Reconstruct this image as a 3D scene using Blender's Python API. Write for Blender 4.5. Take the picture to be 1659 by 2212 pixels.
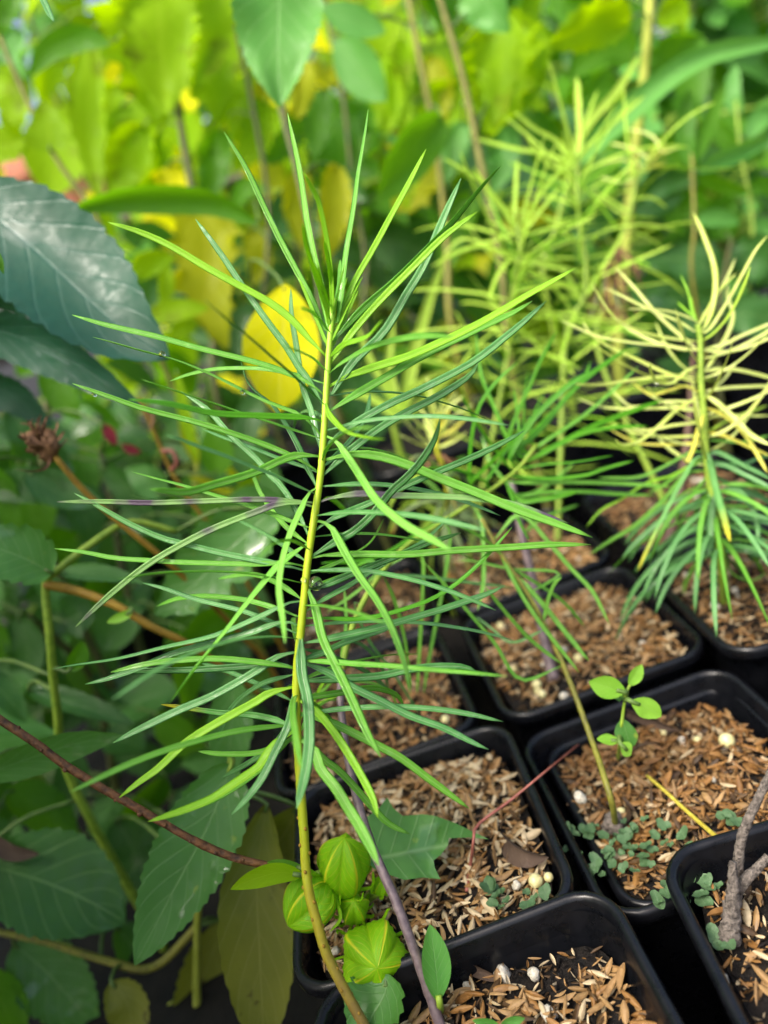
import bpy, bmesh, math, random
import numpy as np
from mathutils import Vector, Matrix, noise as mnoise
random.seed(7); rnd = random.Random(11)
for o in list(bpy.data.objects): bpy.data.objects.remove(o)
scn = bpy.context.scene
COL = scn.collection

# ------------------------------------------------------------------ camera
W, H, F = 1659.0, 2212.0, 1600.0           # photograph read at 1659 x 2212
PITCH, ROLL, CAMZ = math.radians(20), math.radians(-20), 0.184
def ray(x, y):
    X = (x - W/2)/F; Z = -(y - H/2)/F
    X, Z = X*math.cos(ROLL) - Z*math.sin(ROLL), X*math.sin(ROLL) + Z*math.cos(ROLL)
    return Vector((X, math.cos(PITCH) + Z*math.sin(PITCH), -math.sin(PITCH) + Z*math.cos(PITCH)))
CAM = Vector((0, 0, CAMZ))
FWD = ray(W/2, H/2); RGT = ray(W/2 + F, H/2) - FWD; UPV = ray(W/2, H/2 - F) - FWD
def P(x, y, d): return CAM + ray(x, y)*d
def G(x, y, z):
    r = ray(x, y); return CAM + r*((z - CAMZ)/r.z)
def depth_of(p): return (p - CAM).dot(FWD)
def proj(p):
    c = Vector(p) - CAM; d = c.dot(FWD)
    return (W/2 + F*c.dot(RGT)/d, H/2 - F*c.dot(UPV)/d, d)
cd = bpy.data.cameras.new('camera'); cam = bpy.data.objects.new('camera', cd); COL.objects.link(cam)
M = Matrix((RGT, UPV, -FWD)).transposed().to_4x4(); M.translation = CAM; cam.matrix_world = M
cd.sensor_fit = 'HORIZONTAL'; cd.sensor_width = 36; cd.lens = F/W*36
cd.clip_start = 0.005; cd.clip_end = 500
cd.dof.use_dof = True; cd.dof.focus_distance = 0.208; cd.dof.aperture_fstop = cd.lens/4.2
scn.camera = cam

# ------------------------------------------------------------------ world, sun, exposure
SUN_EL, SUN_AZ = math.radians(56), math.radians(-128)      # azimuth from +Y towards +X
wd = bpy.data.worlds.new('World'); scn.world = wd; wd.use_nodes = True
nt = wd.node_tree; bg = nt.nodes['Background']
sky = nt.nodes.new('ShaderNodeTexSky'); sky.sky_type = 'NISHITA'; sky.sun_disc = False
sky.sun_elevation = SUN_EL; sky.sun_rotation = SUN_AZ; sky.air_density = 1.0; sky.dust_density = 7.0; sky.ozone_density = 1.0
nt.links.new(sky.outputs[0], bg.inputs[0]); bg.inputs[1].default_value = 0.145
sd = bpy.data.lights.new('sun', 'SUN'); sun = bpy.data.objects.new('sun', sd); COL.objects.link(sun)
sd.energy = 1.5; sd.angle = math.radians(22); sd.color = (1, .965, .89)
sv = Vector((math.sin(SUN_AZ)*math.cos(SUN_EL), math.cos(SUN_AZ)*math.cos(SUN_EL), math.sin(SUN_EL)))
sun.rotation_euler = sv.to_track_quat('Z', 'Y').to_euler(); sun.location = (0, 0, 3)
scn.view_settings.view_transform = 'Standard'; scn.view_settings.look = 'None'
scn.view_settings.gamma = 1; scn.view_settings.exposure = 1.3; scn.view_settings.use_curve_mapping = False
scn.render.engine = 'CYCLES'
scn.cycles.max_bounces = 8; scn.cycles.diffuse_bounces = 3; scn.cycles.transmission_bounces = 6; scn.cycles.transparent_max_bounces = 6
scn.cycles.caustics_reflective = False; scn.cycles.caustics_refractive = False

# ------------------------------------------------------------------ helpers
def tag(o, label=None, cat=None, group=None, kind=None):
    if label: o['label'] = label
    if cat: o['category'] = cat
    if group: o['group'] = group
    if kind: o['kind'] = kind
    return o
def empty(name, loc=(0, 0, 0)):
    o = bpy.data.objects.new(name, None); COL.objects.link(o); o.location = loc; o.empty_display_size = .01
    return o
def link(name, me, parent=None, mat=None):
    """mesh given in world space; parent is an unrotated empty"""
    o = bpy.data.objects.new(name, me); COL.objects.link(o)
    if mat and not me.materials: me.materials.append(mat)
    if parent:
        o.parent = parent; o.location = -root_loc(parent)
    return o
def root_loc(p):
    v = Vector((0, 0, 0))
    while p: v += p.location; p = p.parent
    return v
def mesh(name, V, Fc, mat=None, uv=None, smooth=True):
    me = bpy.data.meshes.new(name); me.from_pydata([tuple(v) for v in V], [], Fc)
    if uv is not None:
        l = me.uv_layers.new(name='UVMap')
        li = np.empty(len(me.loops), dtype=np.int32); me.loops.foreach_get('vertex_index', li)
        l.data.foreach_set('uv', np.asarray(uv, dtype=np.float32)[li].ravel())
    if smooth: me.polygons.foreach_set('use_smooth', [True]*len(me.polygons))
    if mat: me.materials.append(mat)
    me.update(); return me
def spline(pts, n):
    """Catmull-Rom through pts, n samples evenly spaced in length"""
    pts = [Vector(p) for p in pts]
    if len(pts) == 2: pts = [pts[0], pts[0].lerp(pts[1], .5), pts[1]]
    q = [2*pts[0] - pts[1]] + pts + [2*pts[-1] - pts[-2]]
    out = []
    for i in range(1, len(q) - 2):
        a, b, c, d = q[i-1], q[i], q[i+1], q[i+2]
        for k in range(10):
            t = k/10
            out.append(.5*((2*b) + (c-a)*t + (2*a-5*b+4*c-d)*t*t + (3*b-a-3*c+d)*t**3))
    out.append(pts[-1])
    L = [0]
    for i in range(1, len(out)): L.append(L[-1] + (out[i]-out[i-1]).length)
    res = []; j = 0
    for k in range(n):
        s = L[-1]*k/(n-1)
        while j < len(L) - 2 and L[j+1] < s: j += 1
        t = (s - L[j])/max(1e-9, L[j+1]-L[j]); res.append(out[j].lerp(out[j+1], min(1, t)))
    return res
def tangents(c):
    T = []
    for i in range(len(c)):
        v = c[min(i+1, len(c)-1)] - c[max(i-1, 0)]
        T.append(v.normalized() if v.length > 1e-9 else Vector((0, 0, 1)))
    return T
def tube_data(c, rad, seg=8, knob=0, seed=0):
    """rad: function of s"""
    T = tangents(c); V = []; Fc = []; n = len(c)
    N = T[0].orthogonal().normalized()
    for i, p in enumerate(c):
        N = (N - T[i]*N.dot(T[i])).normalized(); B = T[i].cross(N)
        r = rad(i/(n-1))
        for k in range(seg):
            a = 2*math.pi*k/seg
            rr = r*(1 + (knob*mnoise.noise(Vector((i*.9+seed, k*1.7, seed))) if knob else 0))
            V.append(p + (N*math.cos(a) + B*math.sin(a))*rr)
    for i in range(n-1):
        for k in range(seg):
            k2 = (k+1) % seg
            Fc.append((i*seg+k, i*seg+k2, (i+1)*seg+k2, (i+1)*seg+k))
    Fc.append(tuple(range(seg-1, -1, -1))); Fc.append(tuple((n-1)*seg+k for k in range(seg)))
    return V, Fc
def tube(name, c, rad, parent, mat, seg=8, knob=0):
    V, Fc = tube_data(c, rad, seg, knob, rnd.random()*50)
    return link(name, mesh(name, V, Fc, mat), parent)

# ------------------------------------------------------------------ materials
def newmat(name):
    m = bpy.data.materials.new(name); m.use_nodes = True
    n = m.node_tree.nodes; n.clear(); return m, n, m.node_tree.links
def rgb(h):
    h = h.lstrip('#'); c = [int(h[i:i+2], 16)/255 for i in (0, 2, 4)]
    return tuple(x/12.92 if x <= .04045 else ((x+.055)/1.055)**2.4 for x in c) + (1,)
def ramp(n, l, fac, stops):
    r = n.new('ShaderNodeValToRGB'); e = r.color_ramp.elements
    while len(e) < len(stops): e.new(.5)
    for i, (p, c) in enumerate(stops): e[i].position = p; e[i].color = c if len(c) == 4 else (*c, 1)
    l.new(fac, r.inputs[0]); return r
def mixc(n, l, fac, a, b, mode='MIX'):
    x = n.new('ShaderNodeMix'); x.data_type = 'RGBA'; x.blend_type = mode
    for sock, v in ((x.inputs[0], fac), (x.inputs[6], a), (x.inputs[7], b)):
        if hasattr(v, 'links'): l.new(v, sock)
        else: sock.default_value = v
    return x.outputs[2]
def math_(n, l, op, a, b=0.0, clamp=False):
    x = n.new('ShaderNodeMath'); x.operation = op; x.use_clamp = clamp
    for sock, v in ((x.inputs[0], a), (x.inputs[1], b)):
        if hasattr(v, 'links'): l.new(v, sock)
        else: sock.default_value = v
    return x.outputs[0]
def noise_(n, l, vec, scale, detail=3, rough=.55):
    x = n.new('ShaderNodeTexNoise'); x.inputs['Scale'].default_value = scale
    x.inputs['Detail'].default_value = detail; x.inputs['Roughness'].default_value = rough
    if vec: l.new(vec, x.inputs['Vector'])
    return x
def leaf_mat(name, c1, c2, trans, tfac=.4, rough=.45, vein=(1, 1, .4, 1), veinmix=.35, tip=None, spots=None, narrow=False, midw=.022, spec=.4, coat=0.0, drops=0.0, objscale=60):
    """leaf: base colour mottled c1..c2, transmitted colour trans; u across, v along"""
    m, n, l = newmat(name)
    tc = n.new('ShaderNodeTexCoord'); oi = n.new('ShaderNodeObjectInfo')
    sep = n.new('ShaderNodeSeparateXYZ'); l.new(tc.outputs['UV'], sep.inputs[0])
    u, v = sep.outputs[0], sep.outputs[1]
    nz = noise_(n, l, tc.outputs['Object'], objscale, 4)
    f = math_(n, l, 'ADD', math_(n, l, 'MULTIPLY', nz.outputs[0], .9), math_(n, l, 'MULTIPLY', oi.outputs['Random'], .35))
    f = math_(n, l, 'SUBTRACT', f, .2, True)
    col = mixc(n, l, f, c1, c2)
    au = math_(n, l, 'ABSOLUTE', math_(n, l, 'SUBTRACT', u, .5))
    if narrow:
        mid = ramp(n, l, au, [(0.0, (1, 1, 1)), (.05, (.0, .0, .0))]).outputs[0]
        edge = ramp(n, l, au, [(.36, (0, 0, 0)), (.5, (1, 1, 1))]).outputs[0]
        col = mixc(n, l, math_(n, l, 'MULTIPLY', edge, .35), col, c1)
        rib = mid
    else:
        mid = ramp(n, l, au, [(0.0, (1, 1, 1)), (midw, (0, 0, 0))]).outputs[0]
        s = math_(n, l, 'SUBTRACT', math_(n, l, 'MULTIPLY', v, 7.0), math_(n, l, 'MULTIPLY', au, 4.6))
        fr = math_(n, l, 'ABSOLUTE', math_(n, l, 'SUBTRACT', math_(n, l, 'FRACT', s), .5))
        side = ramp(n, l, fr, [(0.0, (1, 1, 1)), (.09, (0, 0, 0))]).outputs[0]
        rib = math_(n, l, 'MAXIMUM', mid, math_(n, l, 'MULTIPLY', side, .55))
    col = mixc(n, l, math_(n, l, 'MULTIPLY', rib, veinmix), col, vein)
    tcol = trans
    if tip:
        tn = math_(n, l, 'ADD', v, math_(n, l, 'MULTIPLY', nz.outputs[0], .12))
        tr = ramp(n, l, tn, [(tip[1], (0, 0, 0)), (tip[2], (1, 1, 1))]).outputs[0]
        col = mixc(n, l, tr, col, tip[0]); tcol = mixc(n, l, tr, trans, tip[0])
    if spots:
        sp = noise_(n, l, tc.outputs['Object'], spots[1], 3, .6)
        sr = ramp(n, l, sp.outputs[0], [(spots[2], (0, 0, 0)), (spots[2]+.1, (1, 1, 1))]).outputs[0]
        col = mixc(n, l, sr, col, spots[0]); tcol = mixc(n, l, sr, tcol, spots[0])
    pr = n.new('ShaderNodeBsdfPrincipled'); l.new(col, pr.inputs['Base Color'])
    rn = noise_(n, l, tc.outputs['Object'], objscale*6, 2)
    rr = ramp(n, l, rn.outputs[0], [(.35, (rough+.15,)*3), (.62, (rough-.1,)*3)])
    l.new(rr.outputs[0], pr.inputs['Roughness']); pr.inputs['Specular IOR Level'].default_value = spec
    pr.inputs['Coat Weight'].default_value = coat; pr.inputs['Coat Roughness'].default_value = .18
    bmp = n.new('ShaderNodeBump'); bmp.inputs['Strength'].default_value = .5; bmp.inputs['Distance'].default_value = .0004 if not narrow else .00015
    hgt = math_(n, l, 'ADD', math_(n, l, 'MULTIPLY', rib, -1.0), math_(n, l, 'MULTIPLY', rn.outputs[0], .8))
    if drops:      # wet film that beads into small patches
        dn = noise_(n, l, tc.outputs['Object'], drops, 2, .5)
        dr = ramp(n, l, dn.outputs[0], [(.60, (0, 0, 0)), (.66, (1, 1, 1))]).outputs[0]
        l.new(dr, pr.inputs['Coat Weight']); pr.inputs['Coat Roughness'].default_value = .05
        hgt = math_(n, l, 'ADD', hgt, math_(n, l, 'MULTIPLY', dr, 1.2))
    l.new(hgt, bmp.inputs['Height']); l.new(bmp.outputs[0], pr.inputs['Normal'])
    tl = n.new('ShaderNodeBsdfTranslucent')
    if hasattr(tcol, 'links'): l.new(tcol, tl.inputs[0])
    else: tl.inputs[0].default_value = tcol
    mx = n.new('ShaderNodeMixShader'); mx.inputs[0].default_value = tfac
    l.new(pr.outputs[0], mx.inputs[1]); l.new(tl.outputs[0], mx.inputs[2])
    out = n.new('ShaderNodeOutputMaterial'); l.new(mx.outputs[0], out.inputs[0])
    return m
def plain_mat(name, c1, c2, scale=80, rough=.6, bump=.3, dist=.0005, spec=.4, detail=4, stretch=None, rvar=.1, objrand=.0):
    m, n, l = newmat(name)
    tc = n.new('ShaderNodeTexCoord'); vec = tc.outputs['Object']
    if stretch:
        mp = n.new('ShaderNodeMapping'); mp.inputs['Scale'].default_value = stretch; l.new(vec, mp.inputs[0]); vec = mp.outputs[0]
    nz = noise_(n, l, vec, scale, detail, .6)
    f = ramp(n, l, nz.outputs[0], [(.3, (0, 0, 0)), (.7, (1, 1, 1))]).outputs[0]
    if objrand:
        oi = n.new('ShaderNodeObjectInfo')
        f = math_(n, l, 'ADD', math_(n, l, 'MULTIPLY', f, 1-objrand), math_(n, l, 'MULTIPLY', oi.outputs['Random'], objrand))
    col = mixc(n, l, f, c1, c2)
    pr = n.new('ShaderNodeBsdfPrincipled'); l.new(col, pr.inputs['Base Color'])
    pr.inputs['Specular IOR Level'].default_value = spec
    l.new(ramp(n, l, nz.outputs[0], [(.3, (rough-rvar,)*3), (.7, (rough+rvar,)*3)]).outputs[0], pr.inputs['Roughness'])
    bp = n.new('ShaderNodeBump'); bp.inputs['Strength'].default_value = bump; bp.inputs['Distance'].default_value = dist
    l.new(nz.outputs[0], bp.inputs['Height']); l.new(bp.outputs[0], pr.inputs['Normal'])
    out = n.new('ShaderNodeOutputMaterial'); l.new(pr.outputs[0], out.inputs[0]); return m
MT = {}
# narrow leaves
N = dict(narrow=True, objscale=260)
MT['b'] = leaf_mat('leaf_blue_green', rgb('3f7e36'), rgb('74b066'), rgb('80c040'), .30, .42, rgb('cce4ae'), .6, (rgb('c8d49a'), 1.02, 1.08), None, spec=.5, drops=330, **N)
MT['g'] = leaf_mat('leaf_green', rgb('559c28'), rgb('86c24a'), rgb('9cd634'), .36, .48, rgb('d2e8a0'), .5, (rgb('c8d49a'), 1.03, 1.09), None, spec=.45, drops=260, **N)
MT['y'] = leaf_mat('leaf_yellow_green', rgb('76b420'), rgb('a2d434'), rgb('bce834'), .42, .48, rgb('dcee86'), .45, (rgb('cfd05c'), 1.03, 1.10), None, spec=.4, **N)
MT['l'] = leaf_mat('leaf_light_green', rgb('6cb23c'), rgb('98d060'), rgb('a6e050'), .4, .5, rgb('d0eaa6'), .35, None, None, spec=.35, **N)
MT['p'] = leaf_mat('leaf_purple_tinged', rgb('6aa046'), rgb('92b872'), rgb('98c44c'), .3, .48, rgb('c4d69c'), .4, None, (rgb('5e5060'), 40, .49), spec=.45, **N)
MT['s'] = leaf_mat('leaf_spring_green', rgb('3f8c12'), rgb('66ad1e'), rgb('86cf1a'), .4, .42, rgb('8ec43a'), .3, None, None, spec=.4, **N)
MT['w'] = leaf_mat('leaf_pale_yellow', rgb('c4d850'), rgb('ecf2ac'), rgb('eaf480'), .36, .5, rgb('f6f8d8'), .5, (rgb('c2c434'), 1.0, 1.08), None, spec=.4, **N)
MT['wy'] = leaf_mat('leaf_deep_yellow', rgb('c6c440'), rgb('e2de6a'), rgb('e8ec48'), .36, .5, rgb('efeba4'), .5, (rgb('a07c2e'), 1.0, 1.08), (rgb('9a7a34'), 60, .66), spec=.4, **N)
MT['gt'] = leaf_mat('leaf_green_yellow_tip', rgb('4a9038'), rgb('7cb866'), rgb('8ccc40'), .3, .48, rgb('c6dea2'), .5, (rgb('c6c12c'), .7, 1.05), None, spec=.45, **N)
MT['x'] = leaf_mat('leaf_pale_lime', rgb('a2cc3c'), rgb('d2ea68'), rgb('d8f458'), .44, .5, rgb('e4f4a0'), .4, (rgb('cfc870'), 1.04, 1.12), None, spec=.3, **N)
MT['c'] = leaf_mat('leaf_wilted', rgb('6f8f55'), rgb('a3b47a'), rgb('b0bd4a'), .3, .5, rgb('d2d8a0'), .4, (rgb('b39a3a'), .8, 1.05), None, spec=.35, **N)
# broad leaves
MT['lime'] = leaf_mat('broad_leaf_lime', rgb('6c9a08'), rgb('9cc010'), rgb('b8e000'), .52, .6, rgb('b8d030'), .45, None, (rgb('7a9410'), 26, .58), objscale=22, spec=.15)
MT['yel'] = leaf_mat('broad_leaf_yellow', rgb('d4d008'), rgb('f0ea10'), rgb('fcf808'), .45, .6, rgb('f6f080'), .3, None, (rgb('b0ae18'), 40, .66), objscale=22, spec=.15)
MT['oly'] = leaf_mat('broad_leaf_olive_yellow', rgb('8a960a'), rgb('b6b814'), rgb('d4d408'), .48, .55, rgb('c0bc3a'), .35, None, (rgb('66661a'), 60, .66), objscale=26, spec=.2)
MT['grn'] = leaf_mat('broad_leaf_green', rgb('356f0e'), rgb('5f9418'), rgb('7cbc0c'), .45, .5, rgb('8ab43c'), .35, objscale=24, spec=.25)
MT['sage'] = leaf_mat('broad_leaf_sage', rgb('468a34'), rgb('70ac50'), rgb('80c43a'), .38, .48, rgb('a0cc80'), .4, objscale=24, spec=.35)
MT['dk'] = leaf_mat('broad_leaf_dark', rgb('1c4816'), rgb('4c8034'), rgb('62a01c'), .28, .42, rgb('80a860'), .5, None, None, objscale=34, spec=.4, drops=40)
MT['mid'] = leaf_mat('broad_leaf_mid', rgb('3a6e2a'), rgb('5c9444'), rgb('7cb428'), .28, .46, rgb('96b87a'), .45, None, (rgb('8fa43a'), 130, .68), objscale=34, spec=.4, drops=70)
MT['wet'] = leaf_mat('broad_leaf_wet', rgb('1a4432'), rgb('2c604a'), rgb('4a8a20'), .16, .45, rgb('6f9a90'), .16, None, None, objscale=40, spec=.42, drops=34)
MT['crim'] = leaf_mat('leaf_crimson', rgb('5a0c1c'), rgb('8a1a30'), rgb('b01a2c'), .3, .5, rgb('a04a50'), .3, objscale=40, spec=.3)
MT['olv'] = leaf_mat('broad_leaf_dull_olive', rgb('56621c'), rgb('8a8e34'), rgb('a8aa1c'), .3, .5, rgb('a4a65a'), .45, None, (rgb('4e4418'), 110, .62), objscale=60, spec=.35)
MT['seed'] = leaf_mat('seedling_leaf', rgb('7cbc30'), rgb('a4da54'), rgb('b8f040'), .42, .5, rgb('c4e88c'), .3, objscale=120, spec=.35)
MT['bud'] = leaf_mat('bud_sepal', rgb('6cae0a'), rgb('94cc12'), rgb('b8ec10'), .35, .45, rgb('ecdc30'), .95, None, None, midw=.055, objscale=160, spec=.35)
MT['deadleaf'] = leaf_mat('dead_leaf', rgb('3a2c26'), rgb('6b5a4c'), rgb('6a4a20'), .15, .7, rgb('6a584a'), .3, objscale=120, spec=.2)
MT['liver'] = leaf_mat('liverwort_lobe', rgb('3a5c36'), rgb('6a8a60'), rgb('6a9a3a'), .2, .5, rgb('8aa884'), .3, objscale=300, spec=.4)
# stems
MT['st_y'] = plain_mat('stem_yellow', rgb('a8ae1c'), rgb('c6c632'), 300, .5, .25, .0003)
MT['st_main'] = None
MT['st_g'] = plain_mat('stem_green', rgb('6a8a26'), rgb('94ae3a'), 300, .5, .25, .0003)
MT['st_pet'] = plain_mat('petiole_green', rgb('44602a'), rgb('66803a'), 200, .5, .2, .0003)
MT['st_gb'] = plain_mat('stem_olive', rgb('5c5a22'), rgb('87862e'), 400, .55, .4, .0004)
MT['st_p'] = plain_mat('stem_purple_brown', rgb('4a3c40'), rgb('7a6a6a'), 500, .45, .4, .0004, spec=.6)
MT['st_br'] = plain_mat('twig_brown', rgb('2a180c'), rgb('7a5230'), 420, .6, 1.0, .0008, spec=.35)
MT['st_or'] = plain_mat('stem_orange', rgb('7a5e1c'), rgb('967a2a'), 240, .55, .3, .0004, spec=.25)
MT['st_tan'] = plain_mat('stem_tan', rgb('5a5c28'), rgb('807e46'), 120, .6, .3, .0006, spec=.2)
MT['st_dk'] = plain_mat('stem_dark', rgb('3f4a22'), rgb('5f6030'), 120, .55, .3, .0006)
MT['st_yt'] = plain_mat('stem_pale_yellow', rgb('85912e'), rgb('a8b04e'), 80, .55, .2, .0006, spec=.2)
MT['st_rd'] = plain_mat('twig_red', rgb('7a3f34'), rgb('a8685a'), 300, .5, .3, .0003)
MT['bark'] = plain_mat('grey_bark', rgb('241f1b'), rgb('8a8076'), 900, .8, 1.0, .0015, detail=6)
MT['dry'] = plain_mat('dry_brown', rgb('4f3320'), rgb('8f6844'), 500, .7, .8, .0006)
MT['straw'] = plain_mat('straw_yellow', rgb('9a8a2a'), rgb('c4b84a'), 500, .55, .5, .0004)
MT['pot'] = plain_mat('black_plastic', (.0025, .003, .004, 1), (.005, .0055, .0075, 1), 160, .30, .06, .0003, spec=.34, rvar=.08)
MT['soil'] = plain_mat('potting_soil', (.003, .003, .003, 1), (.018, .014, .011, 1), 420, .8, 1.0, .002, spec=.2)
MT['ground'] = plain_mat('ground_mat', (.006, .0055, .005, 1), (.02, .017, .013, 1), 60, .8, .6, .003, spec=.25)
HK = [plain_mat('husk_tan', rgb('644a2c'), rgb('aa8858'), 500, .55, .6, .0004, objrand=.5),
      plain_mat('husk_orange', rgb('5c3c1a'), rgb('98703c'), 500, .55, .6, .0004, objrand=.5),
      plain_mat('husk_pale', rgb('8c7856'), rgb('cebc98'), 500, .55, .6, .0004, objrand=.5),
      plain_mat('husk_dark', rgb('281a0e'), rgb('58401f'), 500, .6, .6, .0004, objrand=.5)]
MT['perlite'] = plain_mat('perlite', rgb('a8a08c'), rgb('d8d2c2'), 700, .8, .9, .0008)
MT['perlite_y'] = plain_mat('slow_feed_bead', rgb('b8b070'), rgb('d6d0a0'), 500, .35, .1, .0002, spec=.6)
MT['terra'] = plain_mat('terracotta', rgb('a05a40'), rgb('c88a72'), 30, .75, .3, .001)
MT['wood'] = plain_mat('weathered_wood', rgb('6f665c'), rgb('a39a8e'), 14, .75, .5, .002, stretch=(1, 12, 12))
m, n, l = newmat('water'); g = n.new('ShaderNodeBsdfGlass'); g.inputs['IOR'].default_value = 1.33; g.inputs['Roughness'].default_value = 0
o_ = n.new('ShaderNodeOutputMaterial'); l.new(g.outputs[0], o_.inputs[0]); MT['water'] = m
# main stem: yellow green above, woody brown towards the root, ringed with leaf scars
def main_stem_mat():
    m, n, l = newmat('stem_main'); tc = n.new('ShaderNodeTexCoord')
    sep = n.new('ShaderNodeSeparateXYZ'); l.new(tc.outputs['UV'], sep.inputs[0])
    nz = noise_(n, l, tc.outputs['Object'], 350, 4, .6)
    f = math_(n, l, 'ADD', sep.outputs[1], math_(n, l, 'MULTIPLY', math_(n, l, 'SUBTRACT', nz.outputs[0], .5), .16))
    c = ramp(n, l, f, [(.0, rgb('5e4a30')), (.10, rgb('7a662c')), (.2, rgb('988e22')), (.32, rgb('9ca81a')), (.7, rgb('a6bc1c')), (.95, rgb('98c430'))])
    pr = n.new('ShaderNodeBsdfPrincipled'); l.new(c.outputs[0], pr.inputs['Base Color']); pr.inputs['Roughness'].default_value = .45
    bp = n.new('ShaderNodeBump'); bp.inputs['Strength'].default_value = .4; bp.inputs['Distance'].default_value = .0004
    l.new(nz.outputs[0], bp.inputs['Height']); l.new(bp.outputs[0], pr.inputs['Normal'])
    out = n.new('ShaderNodeOutputMaterial'); l.new(pr.outputs[0], out.inputs[0]); return m
MT['st_main'] = main_stem_mat()

# ------------------------------------------------------------------ ground
def ground():
    V = []; Fc = []; n = 40
    xs = [-60, -20, -6, -2.5] + [(-1.2 + 2.4*i/n) for i in range(n+1)] + [2.5, 6, 20, 60]
    ys = [-60, -20, -6, -2] + [(-.6 + 3.0*i/n) for i in range(n+1)] + [4, 8, 20, 60, 200]
    for y in ys:
        for x in xs:
            near = abs(x) < 1.3 and -.7 < y < 2.5
            V.append((x, y, -.088 + (.006*mnoise.noise(Vector((x*14, y*14, 0))) if near else 0)))
    w = len(xs)
    for j in range(len(ys)-1):
        for i in range(w-1): Fc.append((j*w+i, j*w+i+1, (j+1)*w+i+1, (j+1)*w+i))
    tag(link('ground', mesh('ground', V, Fc, MT['ground'])), kind='structure')
ground()

# ------------------------------------------------------------------ pots
def rsq(hx, hy, r, z, rot, c, k=6):
    out = []
    for q in range(4):
        sx, sy = ((1, 1), (-1, 1), (-1, -1), (1, -1))[q]
        for i in range(k+1):
            a = math.pi/2*(q + i/k)
            x = sx*(hx-r) + r*math.cos(a); y = sy*(hy-r) + r*math.sin(a)
            out.append(Vector((c[0] + x*math.cos(rot) - y*math.sin(rot), c[1] + x*math.sin(rot) + y*math.cos(rot), z)))
    return out
def loft(rings, close_last=True):
    V = []; Fc = []; m = len(rings[0])
    for r in rings: V += r
    for i in range(len(rings)-1):
        for k in range(m):
            k2 = (k+1) % m; Fc.append((i*m+k, i*m+k2, (i+1)*m+k2, (i+1)*m+k))
    if close_last: Fc.append(tuple((len(rings)-1)*m + k for k in range(m)))
    return V, Fc
def pot(cx, cy, hs, zr, rot, label, group=None, h=.085, rad=.013, lip=.0045, bottom=None):
    zb = -.0845 if bottom is None else bottom
    e = empty('square_pot', (cx, cy, zb)); tag(e, label, 'pot', group)
    c = (cx, cy); t = .0016; tp = .88
    # wall: outside down, bottom, inside up
    R = [rsq(hs-.0032, hs-.0032, rad, zr-.004, rot, c), rsq(hs-.0050, hs-.0050, rad, zr-.012, rot, c), rsq(hs*tp, hs*tp, rad*.8, zb+.003, rot, c), rsq(hs*tp-.003, hs*tp-.003, rad*.8, zb, rot, c)]
    V, Fc = loft(R); m1 = mesh('wall', V, Fc, MT['pot'], smooth=True)
    link('wall', m1, e)
    # rim: rolled lip with a rounded top
    R = []
    for (o, z) in ((-.0034, -lip-.002), (-.0008, -lip-.0014), (-.0001, -lip), (0, -.0016), (-.0006, -.0005), (-.0016, 0), (-.0027, -.0005), (-.0034, -.0016), (-.0040, -.009), (-.0068, -.014), (-.0075, -.030)):
        R.append(rsq(hs+o, hs+o, max(.004, rad+o), zr+z, rot, c))
    V, Fc = loft(R, False); link('rim', mesh('rim', V, Fc, MT['pot']), e)
    return e
# ------------------------------------------------------------------ soil and rice husks
def husk_mesh(seed):
    r = random.Random(seed); L = .0072*r.uniform(.85, 1.15); w = .00102*r.uniform(.85, 1.25); V = []; Fc = []; n = 6
    bend = r.uniform(-.0006, .0009)
    for i in range(n+1):
        s = i/n; x = (s-.5)*L; ww = w*(math.sin(math.pi*min(1, max(0, s*.96+.02)))**.7) + .00006
        zc = bend*math.sin(math.pi*s)
        for k, (yy, zz) in enumerate(((-1, -.55), (-.62, .25), (0, .6), (.62, .25), (1, -.55))):
            V.append(Vector((x, yy*ww, zc + zz*ww*.9)))
    for i in range(n):
        for k in range(4): Fc.append((i*5+k, i*5+k+1, (i+1)*5+k+1, (i+1)*5+k))
    return V, Fc
HUSKS = [husk_mesh(i) for i in range(5)]
HMESH = {}
for i, (V, Fc) in enumerate(HUSKS):
    for j, mt in enumerate(HK): HMESH[i, j] = mesh('husk', V, Fc, mt)
PERL = []
def blob_mesh(name, r, seed, mat, rough=.35, sub=2):
    bm = bmesh.new(); bmesh.ops.create_icosphere(bm, subdivisions=sub, radius=r)
    for v in bm.verts:
        v.co *= 1 + rough*mnoise.noise(v.co/r*1.3 + Vector((seed*7.1, 0, 0)))
    me = bpy.data.meshes.new(name); bm.to_mesh(me); bm.free(); me.materials.append(mat)
    me.polygons.foreach_set('use_smooth', [True]*len(me.polygons)); return me
PERL = [blob_mesh('perlite', .0026, i, MT['perlite'], .5) for i in range(4)]
BEAD = [blob_mesh('bead', .0019, 9, MT['perlite_y'], .06)]
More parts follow.
